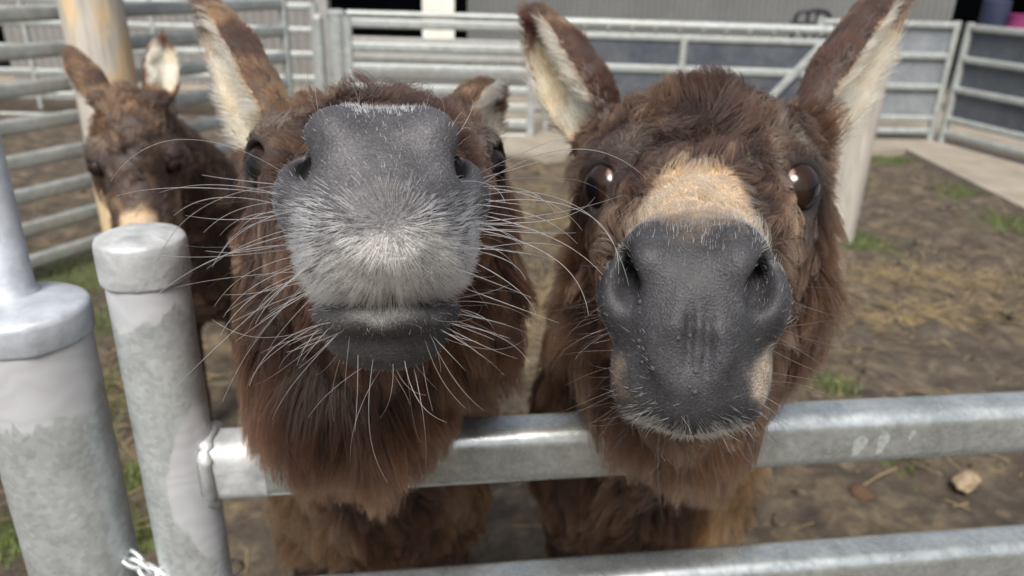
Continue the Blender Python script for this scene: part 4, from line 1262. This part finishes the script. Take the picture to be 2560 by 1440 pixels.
def whiskers(name, root, inf, S, spec, mat, seed):
    """long tactile hairs: spec = list of (centre, spread, count, direction, spread_dir, length, droop, colour, radius)"""
    r = np.random.default_rng(seed); allp, rc, rr_ = [], [], []
    K = 14
    Lv = local(S.V, inf)
    for (c0, sp, cnt, dr, sd, ln, dp, col, rad) in spec:
        c0 = np.array(c0)
        for _ in range(cnt):
            q = c0 + r.normal(size=3) * np.array(sp)
            i = np.argmin(((Lv - q) ** 2).sum(1))
            p = S.V[i].copy(); nn_ = S.N[i]
            d = unit(inf['M'] @ (np.array(dr) + r.normal(size=3) * sd) + nn_ * .5)
            l_ = ln * (.30 + .70 * r.random() ** 1.3); seg = l_ / (K - 1)
            bendv = r.normal(size=3) * .06 + np.array([0, 0, -dp * (.4 + 1.1 * r.random())])
            pl_ = [p - nn_ * .001]
            for k in range(1, K):
                d = unit(d + bendv * (k / K) ** .6 * (1 + .5 * (k > K * .6)))
                pl_.append(pl_[-1] + d * seg)
            allp.append(pl_); rc.append(np.array(col) * (.8 + .3 * r.random())); rr_.append(rad * (.75 + .5 * r.random()))
    allp = np.array(allp); rc = np.array(rc)
    o = hair_obj(name, allp, np.array(rr_), rc, rc, mat, root, taper=.35)
    o['kind'] = 'stuff'
    return o

# ------------------------------------------------------------------ the three animals
bodyA = standing_body((-.20, 1.06, .98), (-.215, .98, .76), (-.10, 1), 1.0, wid=.165)
donkA = dict(seed=21, T=(-.1224, .6666, 1.3067), w=(-.3462, -.018, .1881), h=.003, stand=(-.25, 1.3),
    body=bodyA, neck=[(('L', 0, -.13, -.045), .095, ('W', -.19, 1.05, 1.02), .13), (('L', 0, -.09, -.09), .075, ('W', -.19, 1.0, .93), .125)],
    ears=[dict(base=(-.074, -.135, .042), tip=P(500, -5, .95), open=(-1, -.5, .1), R=.047), dict(base=(.060, -.135, .055), tip=P(1250, 235, 1.02), open=(1, -.7, 0), R=.048)],
    throat=[((-.165, .715, 1.085), (.090, .075, .082)), ((-.15, .64, 1.13), (.072, .06, .06))], crown=.92, sclera=2.0, sw=1.30, eye_s=.092, muzzle=dict(lipu=-.042, lipw=.040, ls=.030, lobe=.0185, lowa=.240, lowu=-.0885, chinu=-.104, lowr=(.0445, .038, .0155), mouth=-.0790, w=.048, ws=.0475, wa=.232, wu=-.020, wr=(.0155, .036, .0215), wk=.018, ns=.048, na=.266, nu=.000, nr=(.009, .030, .012), ntilt=.75, nyaw=-.3), edge=.165, eye_a=.004, nose=(.060, .058, .064), lower=-.079, back=(-.1, 1.0), long_neck=1.0, dens=115000, look=((-.8, .6, 0), (.8, .6, 0)),
    root=(.0085, .0042, .0032), tip=(.080, .040, .026), rufous=(.24, .11, .052), beard=.10,
    pale_lip=[((0, .285, -.062), (.052, .06, .030), (.30, .29, .275), .85), ((-.056, .235, -.016), (.016, .05, .03), (.028, .027, .03), .8), ((.056, .235, -.016), (.016, .05, .03), (.028, .027, .03), .8)],
    fuzz=dict(dens=560000, whorl=(.003, .31, -.038), len=.0105, dark=(.13, .126, .135), light=(.97, .95, .90),
              white=lambda L, N: .03 + .90 * sstep(-.014, -.038, L[:, 2]) * sstep(-.080, -.075, L[:, 2]) * sstep(.053, .046, np.abs(L[:, 0])) + .9 * sstep(.020, .030, L[:, 2]) * sstep(.024, .014, np.abs(L[:, 0])),
              lenf=lambda L: 1.0 + .5 * sstep(-.05, -.08, L[:, 2]) - .9 * sstep(-.080, -.086, L[:, 2]) - .45 * sstep(-.02, .0, L[:, 2])),
    world_patches=[((-.36, .95, .75), (.12, .3, .3), (.34, .20, .115), .8), ((-.05, .95, .72), (.07, .3, .25), (.30, .18, .11), .6)])
bodyB = standing_body((.235, 1.08, .96), (.225, 1.01, .74), (.16, 1), 1.0, wid=.165)
donkB = dict(seed=22, T=(.1707, .6848, 1.2976), w=(-.1309, -.0733, -.2294), h=.003, stand=(.3, 1.3),
    body=bodyB, neck=[(('L', 0, -.13, -.045), .095, ('W', .235, 1.07, 1.0), .13), (('L', 0, -.09, -.09), .075, ('W', .23, 1.03, .92), .125)],
    ears=[dict(base=(-.080, -.135, .046), tip=P(1318, 18, .95), open=(-1, -.28, .1), R=.050), dict(base=(.082, -.135, .046), tip=P(2285, -70, .88), open=(1, -.52, .1), R=.050)],
    muzzle=dict(w=.043, lipw=.041, lobe=.019, ws=.0425, lipu=-.062, lowa=.222, lowu=-.101, china=.200, chinu=-.106, lowr=(.036, .034, .012), ns=.0415, na=.281, nu=.002, nr=(.0085, .024, .018), ntilt=.45, nyaw=-.25, grooves=[(.000, .3045, -.022, (.0016, .007, .020)), (.010, .3045, -.024, (.0016, .007, .024))]), throat=[((.190, .745, 1.080), (.082, .07, .075)), ((.17, .68, 1.12), (.070, .06, .05))], sw=1.26, eye_a=.027, eye_s=.0785, edge=.213, nose=(.030, .030, .034), back=(.16, 1.0), long_neck=1.0, dens=115000, look=((-.75, .66, 0), (.85, .5, -.1)),
    crown=1.08, root=(.010, .0052, .0040), tip=(.105, .055, .037), rufous=(.30, .155, .08), beard=.09, band=(.118, .19),
    pale_lip=[((-.040, .27, -.062), (.016, .03, .018), (.20, .155, .12), .7), ((.042, .27, -.060), (.014, .03, .024), (.34, .28, .22), .8)],
    fuzz=dict(dens=480000, whorl=(0, .31, -.066), len=.008, dark=(.035, .035, .04), r=.00016, light=(.66, .62, .54),
              white=lambda L, N: .018 + .85 * sstep(.290, .215, L[:, 1]) * sstep(-.01, .02, L[:, 2]) + .75 * sstep(-.068, -.084, L[:, 2]) * sstep(.038, .022, np.abs(L[:, 0])) * (L[:, 1] > .245),
              lenf=lambda L: 1.0 + .6 * sstep(-.06, -.08, L[:, 2])),
    patches=[((-.062, .05, .0), (.022, .06, .03), (.42, .21, .09), .8), ((.066, .05, .0), (.022, .06, .03), (.45, .22, .09), .85)],
    world_patches=[((.36, 1.0, .9), (.10, .3, .4), (.40, .22, .11), .8)])
bodyC = standing_body((-.93, 2.10, .86), (-.96, 2.06, .66), (.05, 1), 1.0, wid=.14, length=.85, leg_spread=.095)
donkC = dict(seed=23, T=(-.9048, 1.7784, 1.0407), w=(.7076, .1288, .3402), h=.005, scale=1.0, fur_scale=1.15, stand=(-.95, 2.4),
    body=bodyC, neck=[(('L', 0, -.12, -.05), .085, ('W', -.94, 2.08, .92), .115)],
    ears=[dict(base=(-.058, -.135, .055), tip=P(170, 118, 1.95), open=(-.8, .7, 0), R=.042), dict(base=(.062, -.135, .055), tip=P(408, 92, 1.93), open=(.55, -1, 0), R=.044)],
    muzzle=dict(), edge=.225, nose=(.30, .25, .19), back=(.05, 1.0), long_neck=.6, dens=90000, look=((-.8, .6, 0), (.8, .6, 0)), sclera=2.0,
    root=(.022, .013, .010), tip=(.125, .070, .045), rufous=(.26, .13, .065), band=(.165, .2),
    forelock=True, patches=[((0, -.08, .07), (.10, .08, .06), (.24, .13, .07), .7)])
rootA, infA, SA = furnish(donkA)
tag(rootA, 'shaggy dark brown donkey raising its grey white-whiskered muzzle over the gate', 'donkey', 'donkeys in the pen')
rootB, infB, SB = furnish(donkB)
tag(rootB, 'shaggy brown donkey with smooth black muzzle and cream nose band over the gate', 'donkey', 'donkeys in the pen')
rootC, infC, SC = furnish(donkC)
tag(rootC, 'smaller brown donkey standing back by the pale timber post', 'donkey', 'donkeys in the pen')
WH, DK = (.92, .90, .84), (.03, .024, .022)
specA = []
for sg in (-1, 1):
    specA += [((sg * .047, .262, -.040), (.006, .016, .016), 16, (sg * 1.0, .25, -.12), .30, .095, .065, WH, .00022),
              ((sg * .060, .258, -.018), (.005, .012, .010), 9, (sg * 1.0, .15, .15), .25, .115, .11, WH, .00023),
              ((sg * .045, .262, -.068), (.006, .014, .010), 10, (sg * 1.0, .25, -.35), .32, .080, .03, WH, .00020),
              ((sg * .040, .250, -.098), (.008, .014, .006), 12, (sg * 1.0, .25, -.35), .34, .075, .02, WH, .00020),
              ((sg * .022, .245, -.112), (.012, .014, .008), 7, (sg * .45, .30, -1.0), .40, .072, .01, WH, .00016),
              ((sg * .026, .272, .014), (.010, .010, .010), 7, (sg * .1, .30, 1.0), .18, .028, .10, WH, .00014),
              ((sg * .024, .272, .010), (.014, .012, .012), 6, (sg * .1, .40, 1.0), .2, .030, .0, DK, .00012),
              ((sg * .045, .25, -.06), (.01, .02, .03), 16, (sg * 1, .2, -.4), .35, .090, .02, DK, .00010)]
specA += [((0, .24, -.120), (.016, .012, .006), 6, (0, .2, -1.0), .35, .080, .0, WH, .00015),
          ((0, .272, -.092), (.030, .006, .006), 70, (0, .8, -.8), .5, .006, .0, (.6, .58, .54), .00011)]
whiskers('whisker_hair', rootA, infA, SA, specA, M['whisker'], 5)
specB = []
for sg in (-1, 1):
    specB += [((sg * .050, .255, -.045), (.008, .02, .020), 20, (sg * 1.0, .25, -.2), .3, .060, .02, DK, .00011),
              ((sg * .035, .245, -.095), (.01, .014, .012), 22, (sg * .8, .25, -.8), .3, .065, .0, DK, .00011),
              ((sg * .020, .285, -.075), (.012, .010, .010), 14, (sg * .9, .5, -.3), .25, .018, .05, WH, .00014),
              ((sg * .026, .270, .010), (.012, .012, .012), 7, (sg * .1, .30, 1.0), .25, .020, .05, DK, .00011)]
specB += [((0, .24, -.115), (.02, .012, .006), 18, (0, .2, -1.0), .3, .070, .0, DK, .00012),
          ((-.048, .25, -.05), (.005, .012, .012), 5, (-1, .2, -.3), .2, .06, .08, (.5, .46, .42), .00013)]
whiskers('whisker_hair', rootB, infB, SB, specB, M['whisker'], 6)
# small warts on the black muzzle
_wv, _wf = sphere_geo(10, 6)
_wm = bpy.data.meshes.new('wart'); _wm.from_pydata([tuple(v * np.array([1, 1, .7])) for v in _wv], [], _wf); _wm.polygons.foreach_set('use_smooth', [True] * len(_wm.polygons))
set_color(_wm, tone(len(_wv), (.05, .05, .055))); _wm.materials.append(M['skin'])
_LB = local(SB.V, infB)
for (ws_, wu_, wr_) in ((-.029, -.010, .0017), (-.028, -.016, .0012), (-.029, -.034, .0016), (-.026, -.037, .0014), (-.027, -.044, .0013), (-.021, -.047, .0019), (-.006, -.028, .0014), (.000, -.028, .0016), (.003, -.045, .0017), (.002, -.056, .0013), (.004, -.058, .0016)):
    _d = (_LB[:, 0] - ws_) ** 2 + (_LB[:, 2] - wu_) ** 2 + np.where(_LB[:, 1] > .24, 0, 1)
    _i = np.argmin(_d)
    _o = bpy.data.objects.new('wart', _wm); COL.objects.link(_o); adopt(_o, rootB)
    _o.location = Vector(SB.V[_i]); _o.scale = (wr_,) * 3; _o.rotation_euler = Vector(SB.N[_i]).to_track_quat('Z', 'Y').to_euler()
# ------------------------------------------------------------------ litter on the ground
def ground_z(x, y):
    i = np.clip(np.searchsorted(ax_x, x), 0, len(ax_x) - 1); j = np.clip(np.searchsorted(ax_y, y), 0, len(ax_y) - 1)
    return gz[i, j]
def strips(name, cx, cy, ln, wd, ang, tilt, mat, label, bend=.15, z0=.004):
    n = len(cx); z = ground_z(cx, cy) + z0
    d = np.stack([np.cos(ang) * np.cos(tilt), np.sin(ang) * np.cos(tilt), np.sin(tilt)], 1); sd = np.stack([-np.sin(ang), np.cos(ang), 0 * ang], 1)
    p0 = np.stack([cx, cy, z], 1); V = []
    for k, t in enumerate((0, .5, 1.0)):
        q = p0 + d * (ln * t)[:, None] + sd * (bend * ln * (t * t - t) * np.sin(ang * 7))[:, None]
        w = wd * (1 - .75 * (t == 1.0) * (np.abs(tilt) > .3))
        V += [q - sd * w[:, None], q + sd * w[:, None]]
    V = np.stack(V, 1).reshape(-1, 3); b6 = np.arange(n)[:, None] * 6
    Fc = np.concatenate([b6 + np.array([0, 1, 3, 2]), b6 + np.array([2, 3, 5, 4])])
    o = mesh_obj(name, V, Fc, mat); tag(o, label, None, None, 'stuff'); return o
r = np.random.default_rng(99)
cx, cy = [], []
for (px, py, sx, sy, n) in ((2220, 690, .45, .10, 500), (2200, 775, .4, .07, 400), (2330, 720, .9, .3, 300), (1340, 560, .25, .5, 500), (1340, 800, .12, .25, 250), (2350, 1000, .6, .4, 120), (300, 1000, .25, .5, 160), (1800, 900, 1.2, .8, 250)):
    c = PZ(px, py); cx.append(c[0] + sx * r.normal(size=n)); cy.append(c[1] + sy * r.normal(size=n))
cx, cy = np.concatenate(cx), np.concatenate(cy); n = len(cx)
strips('straw', cx, cy, .05 + .14 * r.random(n), .0012 + .0014 * r.random(n), r.normal(size=n) * .9 + .1, r.normal(size=n) * .06, M['straw'], 'loose yellow straw scattered on the mud')
cx, cy = [], []
for c, sp, am in MOSSW:
    n = int(900 * am * min(1, sp / .2)); cx.append(c[0] + sp * .45 * r.normal(size=n)); cy.append(c[1] + sp * .45 * r.normal(size=n))
cx, cy = np.concatenate(cx), np.concatenate(cy); n = len(cx)
strips('grass', cx, cy, .012 + .03 * r.random(n), .0012 + .0012 * r.random(n), r.random(n) * 6.28, .5 + .9 * r.random(n), M['grass'], 'short green grass and moss in the trodden mud', z0=-.002)
# clods of trodden mud
V, Fc = [], []
bv, bf = sphere_geo(7, 5); n = 1400
px = r.uniform(-3.5, 4.2, n); py = r.uniform(.9, 6.6, n); zz_ = ground_z(px, py)
for k in range(n):
    sz = .008 + .03 * r.random() ** 3
    q = bv * sz * np.array([1, 1, .55]) * (1 + .35 * r.normal(size=(len(bv), 1)) * .6) + np.array([px[k], py[k], zz_[k]])
    o0 = len(V); V += q.tolist(); Fc += [tuple(i + o0 for i in f) for f in bf]
tag(mesh_obj('mud_clods', V, Fc, M['mud_clod'], None, True), 'lumps of dark trodden mud', None, None, 'stuff')
def lump(name, px, py, r0, stretch, mat, label, cat, seed):
    c = PZ(px, py); v, f = sphere_geo(18, 12)
    d = 1 + .35 * vnoise(v, 1.6, seed) + .15 * vnoise(v, 4, seed + 1)
    a = .7; Rz = np.array([[math.cos(a), -math.sin(a), 0], [math.sin(a), math.cos(a), 0], [0, 0, 1]])
    q = (v * d[:, None] * r0 * np.array(stretch)) @ Rz.T + np.array([c[0], c[1], r0 * stretch[2] * .5])
    tag(mesh_obj(name, q, f, mat, None, True), label, cat)
lump('stone', 2412, 1212, .045, (1.25, .75, .6), M['stone'], 'pale tan stone lying in the mud beneath the gate rail', 'stone', 3)
lump('dung_ball', 2155, 1242, .035, (1.1, 1, .7), M['dung'], 'round dark dung ball on the mud beneath the gate rail', 'dung', 5)

print('script seconds', time.time() - T_START)
